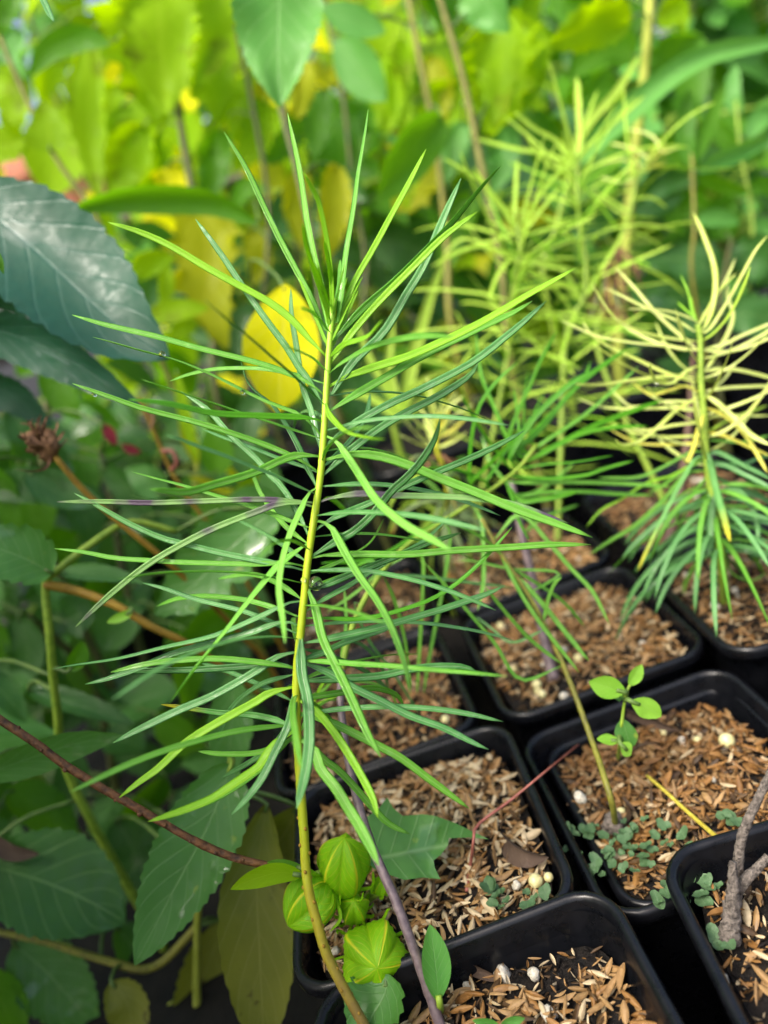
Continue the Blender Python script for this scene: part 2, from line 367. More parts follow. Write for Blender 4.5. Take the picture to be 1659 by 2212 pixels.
def mulch(cx, cy, hs, zs, rot, label, n_obj, n_stuff, cover=None, palette=(5, 3, 1, 2), perl=4, beads=3, seed=0, hump=.003, scale=1.0):
    scale = .86 if n_obj < 300 else .95
    r = random.Random(seed+100)
    e = empty('husk_mulch', (cx, cy, zs)); tag(e, label, 'mulch', None)
    g = 30; V = []; Fc = []
    hh = hs - .0052
    def hz(x, y): return zs + hump*(1-(x*x+y*y)/(hh*hh)*.6) + .0022*mnoise.noise(Vector((x*70+seed, y*70, 0))) + .0012*mnoise.noise(Vector((x*260, y*260, seed)))
    def toW(x, y): return (cx + x*math.cos(rot) - y*math.sin(rot), cy + x*math.sin(rot) + y*math.cos(rot))
    def squircle(a, b):    # unit square -> rounded square
        m = max(abs(a), abs(b)); d = math.hypot(a, b)
        if d == 0: return 0, 0
        k = 1 - .10*max(0, (d/m - 1)/.414)**2 if m > 0 else 1
        return a*k, b*k
    for j in range(g+1):
        for i in range(g+1):
            a, b = squircle(-1 + 2*i/g, -1 + 2*j/g); x, y = a*hh, b*hh
            V.append((*toW(x, y), hz(x, y)))
    for j in range(g):
        for i in range(g): Fc.append((j*(g+1)+i, j*(g+1)+i+1, (j+1)*(g+1)+i+1, (j+1)*(g+1)+i))
    link('soil', mesh('soil', V, Fc, MT['soil']), e)
    spots = []; tries = 0
    while len(spots) < n_obj + n_stuff and tries < 40000:
        tries += 1
        a, b = r.uniform(-.97, .97), r.uniform(-.97, .97)
        if cover and r.random() > cover(a, b): continue
        a, b = squircle(a, b); x, y = a*hh, b*hh
        lay = r.random()
        z = hz(x, y) + .0004 + .0026*lay
        R = (Matrix.Rotation(rot + r.uniform(0, 6.283), 4, 'Z') @ Matrix.Rotation(r.gauss(0, .28), 4, 'Y') @ Matrix.Rotation(r.choice((0, 0, math.pi)) + r.gauss(0, .5), 4, 'X'))
        sc = scale*r.uniform(.65, 1.15)
        Mx = Matrix.Translation((*toW(x, y), z)) @ R @ Matrix.Diagonal((sc*r.uniform(.8, 1.1), sc*r.uniform(.45, 1.05), sc*r.uniform(.5, 1.0), 1))
        q = r.choices(range(4), palette)[0]
        spots.append((depth_of(Vector((*toW(x, y), z))), lay, r.randrange(5), q, Mx))
    # uppermost, nearest husks one by one; the rest joined
    spots.sort(key=lambda t: t[0] - t[1]*.06)
    for (d, lay, i, q, Mx) in spots[:n_obj]:
        o = bpy.data.objects.new('husk', HMESH[i, q]); COL.objects.link(o); o.parent = e
        o.matrix_basis = Matrix.Translation(-e.location) @ Mx
    VV = []; FF = []; MI = []
    for (d, lay, i, q, Mx) in spots[n_obj:]:
        b0 = len(VV); v, f = HUSKS[i]
        VV += [Mx @ p for p in v]; FF += [tuple(b0+k for k in t) for t in f]; MI += [q]*len(f)
    for k in range(1500 if n_obj else 500):      # broken bits and crumbs between the husks
        a, b = squircle(r.uniform(-.98, .98), r.uniform(-.98, .98)); x, y = a*hh, b*hh
        Mx = (Matrix.Translation((*toW(x, y), hz(x, y) + r.uniform(0, .0022))) @ Matrix.Rotation(r.uniform(0, 6.283), 4, 'Z') @ Matrix.Rotation(r.gauss(0, .5), 4, 'Y') @ Matrix.Rotation(r.uniform(0, 6.28), 4, 'X')
              @ Matrix.Diagonal((r.uniform(.15, .6), r.uniform(.12, .45), r.uniform(.2, .6), 1)))
        b0 = len(VV); v, f = HUSKS[r.randrange(5)]
        VV += [Mx @ p for p in v]; FF += [tuple(b0+q for q in t) for t in f]; MI += [r.choices((0, 1, 2, 3, 4), (3, 3, 2, 3, 5))[0]]*len(f)
    if VV:
        me = mesh('husks', VV, FF)
        for mt in HK + [MT['soil']]: me.materials.append(mt)
        me.polygons.foreach_set('material_index', MI)
        o = link('husk_layer', me, e); o['kind'] = 'stuff'
    for k in range(perl):
        a, b = r.uniform(-.85, .85)*hh, r.uniform(-.85, .85)*hh
        o = bpy.data.objects.new('perlite', r.choice(PERL)); COL.objects.link(o); o.parent = e
        o.location = Vector((*toW(a, b), hz(a, b)+.0022)) - e.location; o.rotation_euler = (r.random()*6, r.random()*6, 0); o.scale = [r.uniform(.3, .75)]*3
    for k in range(beads):
        a, b = r.uniform(-.85, .85)*hh, r.uniform(-.85, .85)*hh
        o = bpy.data.objects.new('bead', BEAD[0]); COL.objects.link(o); o.parent = e
        o.location = Vector((*toW(a, b), hz(a, b)+.0016)) - e.location
    e['hz'] = zs
    return e
def put_bits(e, bits, z):
    for (x, y, kind, s) in bits:
        p = G(x, y, z); o = bpy.data.objects.new('perlite' if kind == 0 else 'bead', rnd.choice(PERL) if kind == 0 else BEAD[0])
        COL.objects.link(o); o.parent = e; o.location = p - e.location; o.scale = [s]*3; o.rotation_euler = (rnd.random()*6, rnd.random()*6, 0)

R_ = math.radians
POTS = dict(   # cx, cy, half, rim z, rot
    A=(-.0200, .1120, .0450, .000, R_(1.5)), B=(.0800, .1120, .0450, .000, R_(-4.5)),
    C=(-.0275, .1985, .0440, -.001, R_(-1)), D=(.0630, .1970, .0445, -.012, R_(1)),
    E=(-.0370, .2880, .0440, -.003, R_(1.5)), F=(.0605, .2870, .0445, -.005, R_(.5)),
    Gp=(.1500, .2700, .0450, .000, R_(-2)), Hp=(.1560, .1770, .0440, -.004, R_(-2)),
    I=(.0600, .3790, .0440, -.004, R_(2)), J=(.1560, .3640, .0450, .002, R_(-1)), L=(-.0340, .3800, .0440, -.004, R_(0)))
PL = dict(A='black square pot with sparse husks on dark soil beside the purple-brown stem', B='black square pot holding the thick grey woody cutting',
    C='black square pot under the cluster of green flower buds', D='black square pot with a second rim inside, round-leaved seedling growing in it',
    E='black square pot of orange husks directly behind the pot with the flower buds', F='black square pot of husks directly behind the pot with the round-leaved seedling',
    Gp='black square pot under the pale yellow narrow-leaved plant', Hp='black square pot in front of the pale yellow plant and beside the seedling pot',
    I='black square pot under the feathery lime-green plants', J='black square pot behind the pale yellow narrow-leaved plant', L='black square pot holding the wilted curly-leaved plant')
for k, v in POTS.items(): pot(*v, PL[k])
pot(.0660, .1985, .0400, -.0185, R_(1), 'smaller black pot liner nested inside the pot with the round-leaved seedling', rad=.011, bottom=-.080)
def covA(a, b): return 1.0 if b < .90 + .10*math.sin(a*6+2) - .30*max(0, a-.1) else (.5 if a < -.2 else .10)
def covB(a, b): return .95 if b < -.1+.4*a else .35
ML = dict(
 A=(-.015, 300, 620, covA, (4, 2, 2, 2), 5, 3, 'dark soil with scattered tan rice husks beside the purple-brown stem'),
 B=(-.013, 300, 420, covB, (4, 3, 2, 2), 5, 3, 'rice husks and dark soil around the thick grey woody cutting'),
 C=(-.010, 300, 900, None, (5, 2, 4, 2), 3, 2, 'dense pale tan rice husks under the cluster of green flower buds'),
 D=(-.022, 300, 900, None, (4, 6, 1, 2), 3, 3, 'dense orange-brown rice husks around the round-leaved seedling'),
 E=(-.010, 120, 700, None, (4, 5, 1, 1), 2, 2, 'orange rice husks in the pot directly behind the bud pot'),
 F=(-.013, 120, 800, lambda a, b: .95 if b > -.55 or a > .1 else .3, (5, 4, 2, 1), 3, 4, 'tan rice husks in the pot behind the round-leaved seedling'),
 Gp=(-.010, 80, 650, lambda a, b: .8, (4, 3, 2, 3), 9, 4, 'patchy rice husks and dark soil under the pale yellow plant'),
 Hp=(-.016, 80, 500, None, (5, 3, 2, 2), 3, 2, 'rice husks in the pot in front of the pale yellow plant'),
 I=(-.010, 0, 600, None, (5, 4, 2, 1), 4, 3, 'rice husks under the feathery lime-green plants'),
 J=(-.010, 0, 500, None, (5, 4, 2, 1), 4, 3, 'rice husks in the pot behind the pale yellow plant'),
 L=(-.010, 0, 500, lambda a, b: .6, (4, 4, 1, 3), 4, 3, 'rice husks around the wilted curly-leaved plant'))
MU = {}
for i, (k, (zs, no, ns, cov, pal, pe, be, lab)) in enumerate(ML.items()):
    cx, cy, hs, zr, rot = POTS[k]
    MU[k] = mulch(cx, cy, hs-(.0045 if k == 'D' else 0), zs, rot, lab, no, ns, cov, pal, pe, be, i*3+1)
put_bits(MU['A'], [(1085, 2105, 0, .95), (1188, 2196, 0, .85), (1010, 2130, 0, .5)], -.0125)
put_bits(MU['C'], [(1157, 1903, 1, 1.2), (1185, 1895, 1, .8), (1254, 1722, 0, .8)], -.006)
put_bits(MU['F'], [(1172, 1500, 1, .9), (1160, 1478, 1, 1.1), (1220, 1505, 0, .8)], -.008)
put_bits(MU['B'], [(1505, 1863, 1, 1.1), (1560, 2120, 0, .7)], -.010)
put_bits(MU['D'], [(1570, 1600, 1, 1.5)], -.017)

# taller pots behind
def soil_in(cx, cy, hs, z, rot, e_label):
    V, Fc = loft([rsq(hs-.006, hs-.006, .01, z, rot, (cx, cy)), rsq(hs*.5, hs*.5, .01, z+.004, rot, (cx, cy))])
    o = link('soil', mesh('soil', V, Fc, MT['soil'])); tag(o, e_label, 'soil')
BK = [(-.0830, .590, .060, .055, R_(2), 'tall black pot behind the broad yellow leaf'), (.0560, .535, .058, .036, R_(3), 'tall black pot behind the feathery lime-green plants'),
      (.1850, .530, .060, .030, R_(-1), 'tall black pot behind the pale yellow plant, next to the brown stem'), (.3100, .545, .060, .034, R_(1), 'tall black pot among the dark broad leaves behind the pale yellow plant'),
      (-.2100, .640, .060, .070, R_(-3), 'tall black pot with bluish sheen behind the dried seed head')]
for (x, y, h, z, r, lb) in BK:
    pot(x, y, h, z, r, lb, h=.14, rad=.016, lip=.007)
    soil_in(x, y, h, z-.010, r, 'dark soil in the ' + lb.replace('tall black ', 'tall '))

# ------------------------------------------------------------------ narrow-leaved plants
def T(off, pts): return [(off[0] + x*off[2], off[1] + y*off[2]) for (x, y) in pts]
Z1 = (918, 702, .3255); Z2 = (1188, 459, .3785); Z3 = (891, 135, .3743); Z4 = (621, 1026, .4232); Z5 = (0, 1026, .5363)
Z22 = (1106, 1106, 1/3); Z13 = (553, 1659, 1/3); Z23 = (1106, 1659, 1/3); Z20 = (1106, 0, 1/3); Z03 = (0, 1659, 1/3)
def smooth01(a, b, x):
    t = min(1, max(0, (x-a)/(b-a))); return t*t*(3-2*t)
def narrow_leaf(pts3, width, mat, parent, r, twist=.5, n=20, face=.75, petiole=.14, groove=.22, name='leaf'):
    c = spline(pts3, n); Tn = tangents(c); V = []; Fc = []; UV = []
    tw0 = r.gauss(0, twist*.5); tw1 = tw0 + r.gauss(0, twist)
    prof = ((-1, .10), (-.55, .0), (0, -groove), (.55, .0), (1, .10), (.6, -.16), (0, -groove-.22), (-.6, -.16))
    us = (0, .22, .5, .78, 1, .8, .5, .2)
    ph = r.random()*10
    for i, p in enumerate(c):
        s = i/(n-1)
        view = (CAM - p).normalized()
        up = view*face + Vector((0, 0, 1))*(1-face) + Vector((r.uniform(-.02, .02), 0, 0))
        Nn = (up - Tn[i]*up.dot(Tn[i])).normalized(); B = Tn[i].cross(Nn)
        a = tw0*(1-s) + tw1*s
        Nn, B = Nn*math.cos(a) + B*math.sin(a), B*math.cos(a) - Nn*math.sin(a)
        w = width*.40*(.28 + .72*smooth01(.02, petiole+.04, s))*(1 - .08*s)*(max(.0, 1 - max(0, (s-.70)/.30)**2.6)**.7*.93 + .07)
        w *= 1 + .06*mnoise.noise(Vector((s*9+ph, ph, 0)))
        p2 = p + B*(.05*width*mnoise.noise(Vector((s*5+ph, 3, ph)))) + Nn*(.12*width*mnoise.noise(Vector((s*4, ph, 8))))
        for (k, (a_, h_)) in enumerate(prof):
            V.append(p2 + B*(a_*w) + Nn*(h_*w)); UV.append((us[k], s))
    for i in range(n-1):
        for k in range(8):
            k2 = (k+1) % 8; Fc.append((i*8+k, i*8+k2, (i+1)*8+k2, (i+1)*8+k))
    Fc.append(tuple(range(7, -1, -1))); Fc.append(tuple((n-1)*8+k for k in range(8)))
    me = mesh(name, V, Fc, mat, UV); return link(name, me, parent)
class Plant:
    def __init__(s, name, label, cat, stem, group=None):
        """stem: list of polylines of (x, y, depth) or Vectors; the first starts at the root"""
        s.stems = []
        for st in stem:
            c = [Vector(q) if isinstance(q, Vector) else P(*q) for q in st]
            s.stems.append(spline(c, max(24, 8*len(c))))
        s.e = empty(name, tuple(s.stems[0][0])); tag(s.e, label, cat, group)
        s.samples = []
        for c in s.stems: s.samples += [(proj(p), p) for p in c]
        s.r = random.Random(len(label)*13 + len(s.samples))
    def stem(s, i, r0, r1, mat, seg=8, knob=.12, name='stem', uv=False):
        c = s.stems[i]; V, Fc = tube_data(c, lambda t: r0 + (r1-r0)*t, seg, knob, i*3.3)
        uvs = [(0, (k//seg)/(len(c)-1)) for k in range(len(V))] if uv else None
        return link(name, mesh(name, V, Fc, mat, uvs), s.e)
    def near(s, x, y, d=None):
        best = min(s.samples, key=lambda t: (t[0][0]-x)**2 + (t[0][1]-y)**2 + ((t[0][2]-d)*2500)**2 if d else (t[0][0]-x)**2 + (t[0][1]-y)**2)
        return best
    def leaf(s, pts, w, mat, z=0, L=.066, twist=.5, face=.75, petiole=.14, n=20):
        """pts in pixels either way round; z -1 leans to the camera, +1 away"""
        def dist(q): t = s.near(*q)[0]; return (t[0]-q[0])**2 + (t[1]-q[1])**2
        if dist(pts[0]) > dist(pts[-1]): pts = pts[::-1]
        (bx, by, bd), b3 = s.near(*pts[0])
        px = 0; prev = (bx, by); cum = [0]
        for q in pts: px += math.hypot(q[0]-prev[0], q[1]-prev[1]); cum.append(px); prev = q
        l = px*bd/F
        dl = math.sqrt(max(0, L*L - l*l)) if l < L else 0
        dl = min(dl, .038) + .004
        full = abs(z) >= 1
        delta = (math.copysign(dl, z) if full else z*dl) if z else s.r.uniform(-.35, .35)*dl
        P3 = [b3]
        for q, cu in zip(pts, cum[1:]):
            t = cu/px
            if cu < 8: continue
            P3.append(P(q[0], q[1], bd + delta*t**1.2))
        dm = bd + delta*.5
        return narrow_leaf(P3, w*dm/F, MT[mat] if isinstance(mat, str) else mat, s.e, s.r, twist, n, face, petiole)
    def random_leaf(s, t, az, el, L, w, mat, droop=.3, i=0, curl=0.0, twist=.6, n=14):
        c = s.stems[i]; k = min(len(c)-2, int(t*(len(c)-1))); p = c[k]
        tn = (c[k+1]-c[k]).normalized(); a = tn.orthogonal().normalized(); b = tn.cross(a)
        d = (a*math.cos(az) + b*math.sin(az))*math.cos(el) + tn*math.sin(el)
        P3 = [p]; q = p.copy(); m = 6
        for j in range(m):
            q = q + d*(L/m); P3.append(q.copy())
            d = (d + Vector((0, 0, -1))*droop*.25 + tn*curl*.3).normalized()
        return narrow_leaf(P3, w, MT[mat], s.e, s.r, twist, n, .4)

# ---- the main plant
MS = [(835, 2312), (785, 2212), (745, 2140), (705, 2060), (684, 1990), (668, 1930), (660, 1870), (657, 1810), (652, 1740), (648, 1680), (643, 1600), (640, 1520), (642, 1440), (650, 1360), (657, 1290), (664, 1220), (674, 1150), (685, 1080), (694, 1010), (700, 930), (706, 830), (713, 730), (722, 645)]
base = G(835, 2312, -.0145); d0 = depth_of(base)
st = [base] + [(x, y, d0 + (.2 - d0)*min(1, i/6)) for i, (x, y) in enumerate(MS) if i]
mp = Plant('narrow_leaf_plant', 'tall green narrow-leaved plant with bright yellow-green stem, all its leaves spread wide', 'plant', [st])
mp.stem(0, .0015, .0008, MT['st_main'], 12, .10, uv=True)
D_ = [  # (material, width, z, points)
 ('g', 19, .4, [(484,285),(540,380),(600,510),(665,630),(705,720)]), ('g', 26, 0, [(622,243),(640,330),(660,450),(680,560),(700,650),(714,740)]),
 ('y', 17, -.6, [(655,370),(690,440),(708,530),(716,600),(722,690)]), ('g', 24, .1, [(795,235),(780,340),(760,470),(742,590),(728,700)]),
 ('y', 18, .2, [(920,322),(870,420),(810,530),(760,620),(728,710)]), ('y', 15, -.7, [(654,482),(665,540),(690,620),(715,700)]), ('y', 12, -.8, [(659,535),(690,600),(712,660)]),
 ('y', 13, -.4, [(700,520),(712,580),(720,650)]), ('g', 14, .5, [(735,560),(732,620),(724,680)]),
 ('b', 24, .2, [(996,385),(960,465),(916,573),(880,633),(830,716),(765,780),(712,860)]), ('g', 22, .1, [(1083,358),(1040,405),(985,470),(920,540),(850,610),(780,670),(716,745)]),
 ('y', 20, -.2, [(1030,457),(960,510),(890,580),(820,650),(760,720),(714,795)]), ('y', 18, -.8, [(826,690),(795,725),(765,737),(740,746),(715,772)]),
 ('y', 24, -.4, [(1245,577),(1150,632),(1050,690),(960,735),(880,770),(800,795),(745,815),(708,840)]), ('g', 24, .2, [(1150,650),(1100,680),(1020,716),(920,766),(853,803),(786,843),(720,883),(704,890)]),
 ('b', 22, .2, [(1180,650),(1106,716),(1020,783),(920,836),(840,873),(753,923),(702,968)]), ('b', 22, .1, [(1033,783),(1013,813),(953,853),(873,893),(813,930),(753,976),(713,1013),(695,1036)]),
 ('b', 20, 0, [(1133,930),(1053,973),(936,1023),(853,1060),(790,1090),(720,1120),(678,1148)]), ('b', 24, -.2, [(951,903),(940,946),(913,990),(880,1030),(846,1060),(806,1110),(766,1146),(733,1166),(670,1203)]),
 ('l', 26, -.6, [(697,1000),(715,990),(760,981),(820,986),(886,1006),(953,1033),(1020,1060),(1106,1096),(1200,1130),(1280,1160)]),
 ('p', 19, -.1, [(686,1086),(720,1075),(786,1066),(853,1070),(953,1073),(1020,1076),(1106,1088),(1228,1130)]),
 ('l', 24, -1, [(703,940),(726,953),(753,990),(780,1030),(813,1080),(873,1133),(930,1163),(975,1190)]), ('y', 22, -1, [(704,865),(713,896),(740,926),(766,940),(800,946),(833,948)]),
 ('y', 20, -.1, [(233,480),(300,500),(366,530),(450,580),(553,636),(596,663),(636,696),(666,730),(705,775)]), ('b', 19, .2, [(423,473),(466,533),(553,660),(586,706),(620,750),(646,793),(673,830),(700,880)]),
 ('b', 18, .5, [(628,623),(630,680),(641,753),(653,830),(670,880),(683,930),(695,990)]), ('l', 16, -1, [(650,663),(680,680),(712,715)]), ('l', 17, -1, [(610,746),(643,756),(676,773),(708,805)]),
 ('g', 18, .1, [(155,680),(233,703),(333,726),(433,753),(553,783),(613,803),(666,826),(704,855)]), ('g', 18, 0, [(200,728),(283,750),(366,773),(450,806),(553,856),(596,876),(640,893),(673,916),(700,945)]),
 ('g', 16, .1, [(157,828),(233,856),(300,880),(400,906),(483,930),(553,953),(603,973),(653,996),(692,1026)]), ('s', 22, -.7, [(277,863),(366,873),(466,893),(553,898),(620,900),(670,903),(700,915)]),
 ('b', 18, .3, [(391,846),(450,886),(500,943),(553,990),(583,1026),(610,1053),(643,1106),(670,1165)]), ('b', 20, .4, [(520,780),(533,820),(553,846),(586,873),(613,910),(643,963),(663,1006),(686,1055)]),
 ('g', 24, -.6, [(323,1056),(400,1063),(466,1046),(553,1020),(603,996),(646,983),(697,985)]), ('p', 16, 0, [(123,1084),(233,1084),(333,1086),(433,1083),(553,1079),(640,1082),(684,1090)]),
 ('p', 19, -.4, [(163,1354),(233,1289),(316,1222),(400,1172),(466,1139),(553,1106),(596,1090),(646,1086),(683,1095)]), ('b', 18, .2, [(160,1065),(206,1090),(283,1133),(350,1163),(416,1179),(483,1196),(553,1210),(620,1222),(663,1232)]),
 ('g', 16, .1, [(118,1185),(183,1193),(250,1206),(333,1211),(433,1216),(553,1219),(610,1215),(664,1225)]), ('b', 16, .3, [(308,1259),(350,1269),(416,1293),(500,1313),(553,1330),(600,1350),(648,1375)]),
 ('l', 22, -1, [(690,1051),(666,1066),(650,1100),(626,1156),(611,1206),(603,1266),(608,1323),(616,1390)]), ('l', 26, -.8, [(672,1174),(643,1189),(603,1219),(573,1253),(500,1346),(433,1426),(393,1480),(365,1520)]),
 ('b', 22, 0, [(656,1296),(620,1303),(586,1319),(553,1335),(466,1373),(366,1396),(266,1420),(166,1436),(110,1446)]), ('b', 20, .1, [(650,1353),(620,1343),(586,1350),(553,1363),(483,1383),(383,1409),(300,1443),(233,1466),(183,1478)]),
 ('b', 20, .2, [(245,1453),(333,1449),(433,1446),(553,1438),(603,1434),(642,1443)]), ('b', 23, -.1, [(645,1410),(606,1416),(573,1436),(553,1450),(466,1500),(383,1536),(300,1576),(243,1605)]),
 ('y', 24, -.2, [(640,1486),(586,1496),(553,1516),(466,1563),(400,1606),(343,1659),(300,1689),(257,1722)]), ('gt', 18, .3, [(348,1521),(400,1529),(466,1539),(553,1546),(610,1560),(641,1580)]),
 ('g', 16, .5, [(428,1623),(483,1629),(553,1626),(600,1612),(642,1595)]), ('b', 24, -.3, [(643,1473),(633,1523),(620,1573),(593,1626),(570,1675),(545,1712),(500,1760)]),
 ('y', 30, -.3, [(641,1570),(603,1600),(575,1630),(553,1660),(466,1719),(400,1749),(353,1766),(320,1776)]), ('g', 20, .2, [(641,1580),(600,1620),(560,1662),(500,1705),(440,1735),(395,1745)]),
 ('b', 32, -.6, [(649,1366),(650,1406),(653,1456),(663,1506),(668,1556),(668,1606),(660,1665),(650,1709),(641,1747)]), ('g', 27, -.5, [(666,1259),(680,1306),(696,1373),(720,1426),(746,1480),(773,1540),(800,1596),(823,1636)]),
 ('l', 27, -1, [(683,1121),(713,1136),(740,1183),(773,1240),(810,1290),(836,1340),(860,1393),(876,1443),(886,1500)]), ('g', 20, -.1, [(668,1206),(703,1199),(786,1197),(886,1197),(986,1189),(1106,1182),(1190,1176),(1277,1176)]),
 ('b', 20, .2, [(664,1275),(696,1266),(753,1243),(820,1216),(870,1196),(936,1169),(996,1151)]), ('b', 18, .4, [(656,1325),(703,1293),(753,1266),(806,1233),(860,1200),(920,1165),(975,1110)]),
 ('s', 15, .1, [(655,1333),(706,1336),(770,1338),(836,1326),(903,1306),(953,1283),(1003,1246),(1053,1199),(1106,1139)]), ('b', 22, 0, [(650,1390),(713,1379),(786,1363),(853,1346),(920,1326),(986,1306),(1053,1283),(1090,1264)]),
 ('b', 19, .4, [(647,1430),(690,1413),(740,1390),(800,1370),(850,1352)]), ('b', 24, -.1, [(648,1425),(713,1453),(760,1483),(820,1513),(886,1546),(953,1570),(1020,1603),(1056,1619)]),
 ('b', 22, .1, [(644,1475),(736,1466),(820,1460),(886,1446),(953,1440),(1003,1440),(1033,1452)]), ('g', 18, .5, [(642,1510),(736,1496),(803,1486),(853,1500),(873,1526)]),
 ('y', 23, -.4, [(645,1510),(683,1536),(710,1566),(736,1603),(765,1648),(786,1686),(806,1726),(816,1766)]), ('g', 23, .1, [(642,1540),(720,1563),(770,1586),(820,1613),(870,1640),(936,1689),(986,1726),(1014,1747)]),
 ('g', 31, -.6, [(645,1590),(680,1623),(693,1659),(726,1703),(753,1746),(780,1789),(803,1833),(818,1869)]), ('g', 20, .3, [(644,1580),(700,1640),(730,1663),(766,1699),(800,1739),(836,1776),(886,1802)]),
 ('b', 16, .8, [(640,1530),(600,1600),(550,1640),(480,1680)]), ('b', 16, .8, [(642,1450),(560,1480),(500,1530),(470,1600)]), ('g', 15, 1, [(655,1300),(600,1260),(540,1240),(470,1250)]),
 ('g', 15, 1, [(660,1240),(740,1210),(800,1170),(830,1120)]), ('b', 15, 1, [(648,1400),(720,1420),(790,1450),(840,1490)]), ('g', 14, 1, [(670,1180),(610,1130),(560,1060),(540,1000)]),
 ('g', 15, 1, [(643,1500),(700,1540),(740,1600),(760,1660)]), ('b', 15, .9, [(692,1010),(750,960),(790,900),(800,850)]),
]
for (mt, w, z, pts) in D_: mp.leaf(pts, w, mt, z)
def crown_tip(pl, n, L, w, mat):
    for k in range(n): pl.random_leaf(.93 + .06*k/n, k*2.4, 1.05 + .1*pl.r.random(), L*(1-.4*k/n), w, mat, 0, 0, .0)
for k in range(34):
    t = .44 + .48*k/34; mp.random_leaf(t, k*2.39996 + .6, .15 + .35*max(0, t-.6), mp.r.uniform(.048, .066), .0021, mp.r.choice('bbgg'), mp.r.uniform(.0, .5), twist=.4, n=18)
crown_tip(mp, 9, .022, .0013, 'y')
# leaf scars / bumps along the bare lower stem are parts of the stem
V = []; Fc = []
for k in range(26):
    t = .05 + .30*k/26; c = mp.stems[0]; p = c[int(t*(len(c)-1))]; a = k*2.4
    bm = bmesh.new(); bmesh.ops.create_icosphere(bm, subdivisions=1, radius=.0005)
    off = len(V); q = p + (RGT*math.cos(a) - FWD*math.sin(a))*.0013
    V += [q + Vector((v.co.x, v.co.y, v.co.z*1.5)) for v in bm.verts]; Fc += [tuple(off+v.index for v in f.verts) for f in bm.faces]; bm.free()
link('leaf_scar', mesh('leaf_scar', V, Fc, MT['st_or']), mp.e)['kind'] = 'stuff'

# ---- second plant, purple-brown foot, spring-green leaning shoot
b = G(968, 2268, -.0145)
p2 = Plant('narrow_leaf_plant', 'narrow-leaved plant with purple-brown lower stem and spring-green shoot leaning to the pale yellow plant', 'plant',
   [[b, (915, 2110, .2), (860, 1960, .205), (790, 1790, .215), (745, 1600, .232), (738, 1450, .245), (780, 1310, .258), (860, 1195, .272), (960, 1125, .285), (1058, 1060, .293), (1120, 1011, .297), (1160, 960, .298)]])
c = p2.stems[0]; n = len(c); k = int(n*.46)
V, Fc = tube_data(c[:k+1], lambda t: .0015 - .0003*t, 10, .15, 3); link('lower_stem', mesh('lower_stem', V, Fc, MT['st_p']), p2.e)
V, Fc = tube_data(c[k:], lambda t: .0011 - .0004*t, 10, .1, 3); link('upper_stem', mesh('upper_stem', V, Fc, MT['st_g']), p2.e)
for (w, mt, z, pts) in [(30,'s',0,[(560,760),(620,570),(690,420),(770,230),(880,30)]),(30,'s',-.5,[(300,1060),(300,850),(330,640),(380,500),(480,370),(620,245)]),(28,'s',.3,[(600,900),(530,720),(440,500),(370,320),(335,40)]),
 (26,'s',-.3,[(550,930),(430,780),(330,630),(240,465)]),(22,'s',.3,[(640,850),(620,650),(590,410)]),(46,'s',-.2,[(560,880),(700,650),(850,490),(1000,370),(1160,290)]),(38,'s',.1,[(620,830),(780,680),(950,470),(1100,330),(1350,150)]),
 (32,'g',.3,[(640,890),(800,770),(1000,640),(1200,480),(1420,270)]),(40,'s',.1,[(640,920),(850,810),(1100,680),(1350,580),(1590,495)]),(32,'s',-.1,[(700,900),(900,790),(1050,720),(1250,680),(1480,670)]),(20,'s',-.3,[(620,950),(800,925),(1000,910),(1250,865)]),
 (30,'s',-.2,[(560,1020),(800,1020),(1050,1000),(1200,950),(1385,900)]),(32,'g',.1,[(560,1045),(900,1045),(1250,1050),(1650,1075)]),(32,'g',.2,[(600,1130),(800,1110),(1050,1105),(1300,1125),(1530,1130)]),(42,'s',-.4,[(620,1165),(750,1160),(880,1140),(1020,1105)]),
 (26,'s',-.5,[(540,1040),(580,1150),(620,1290),(690,1430)]),(30,'s',0,[(300,1060),(400,950),(500,850),(560,780)]),(24,'s',.2,[(400,1050),(480,930),(560,800),(680,650),(690,580)]),(16,'s',.3,[(700,760),(720,600),(790,450)]),(26,'s',-.4,[(0,950),(150,950),(250,970),(400,1040)]),
 (18,'s',.3,[(650,840),(655,650),(660,450),(690,300)]),(32,'s',.4,[(680,760),(830,600),(950,480),(1060,340),(1100,240)]),(30,'s',.1,[(640,800),(760,700),(880,560),(960,460)]),(28,'s',.2,[(600,850),(700,760),(820,640),(900,520)])]:
    p2.leaf(T(Z1, pts), w*Z1[2]*1.15, mt, z, twist=.35)
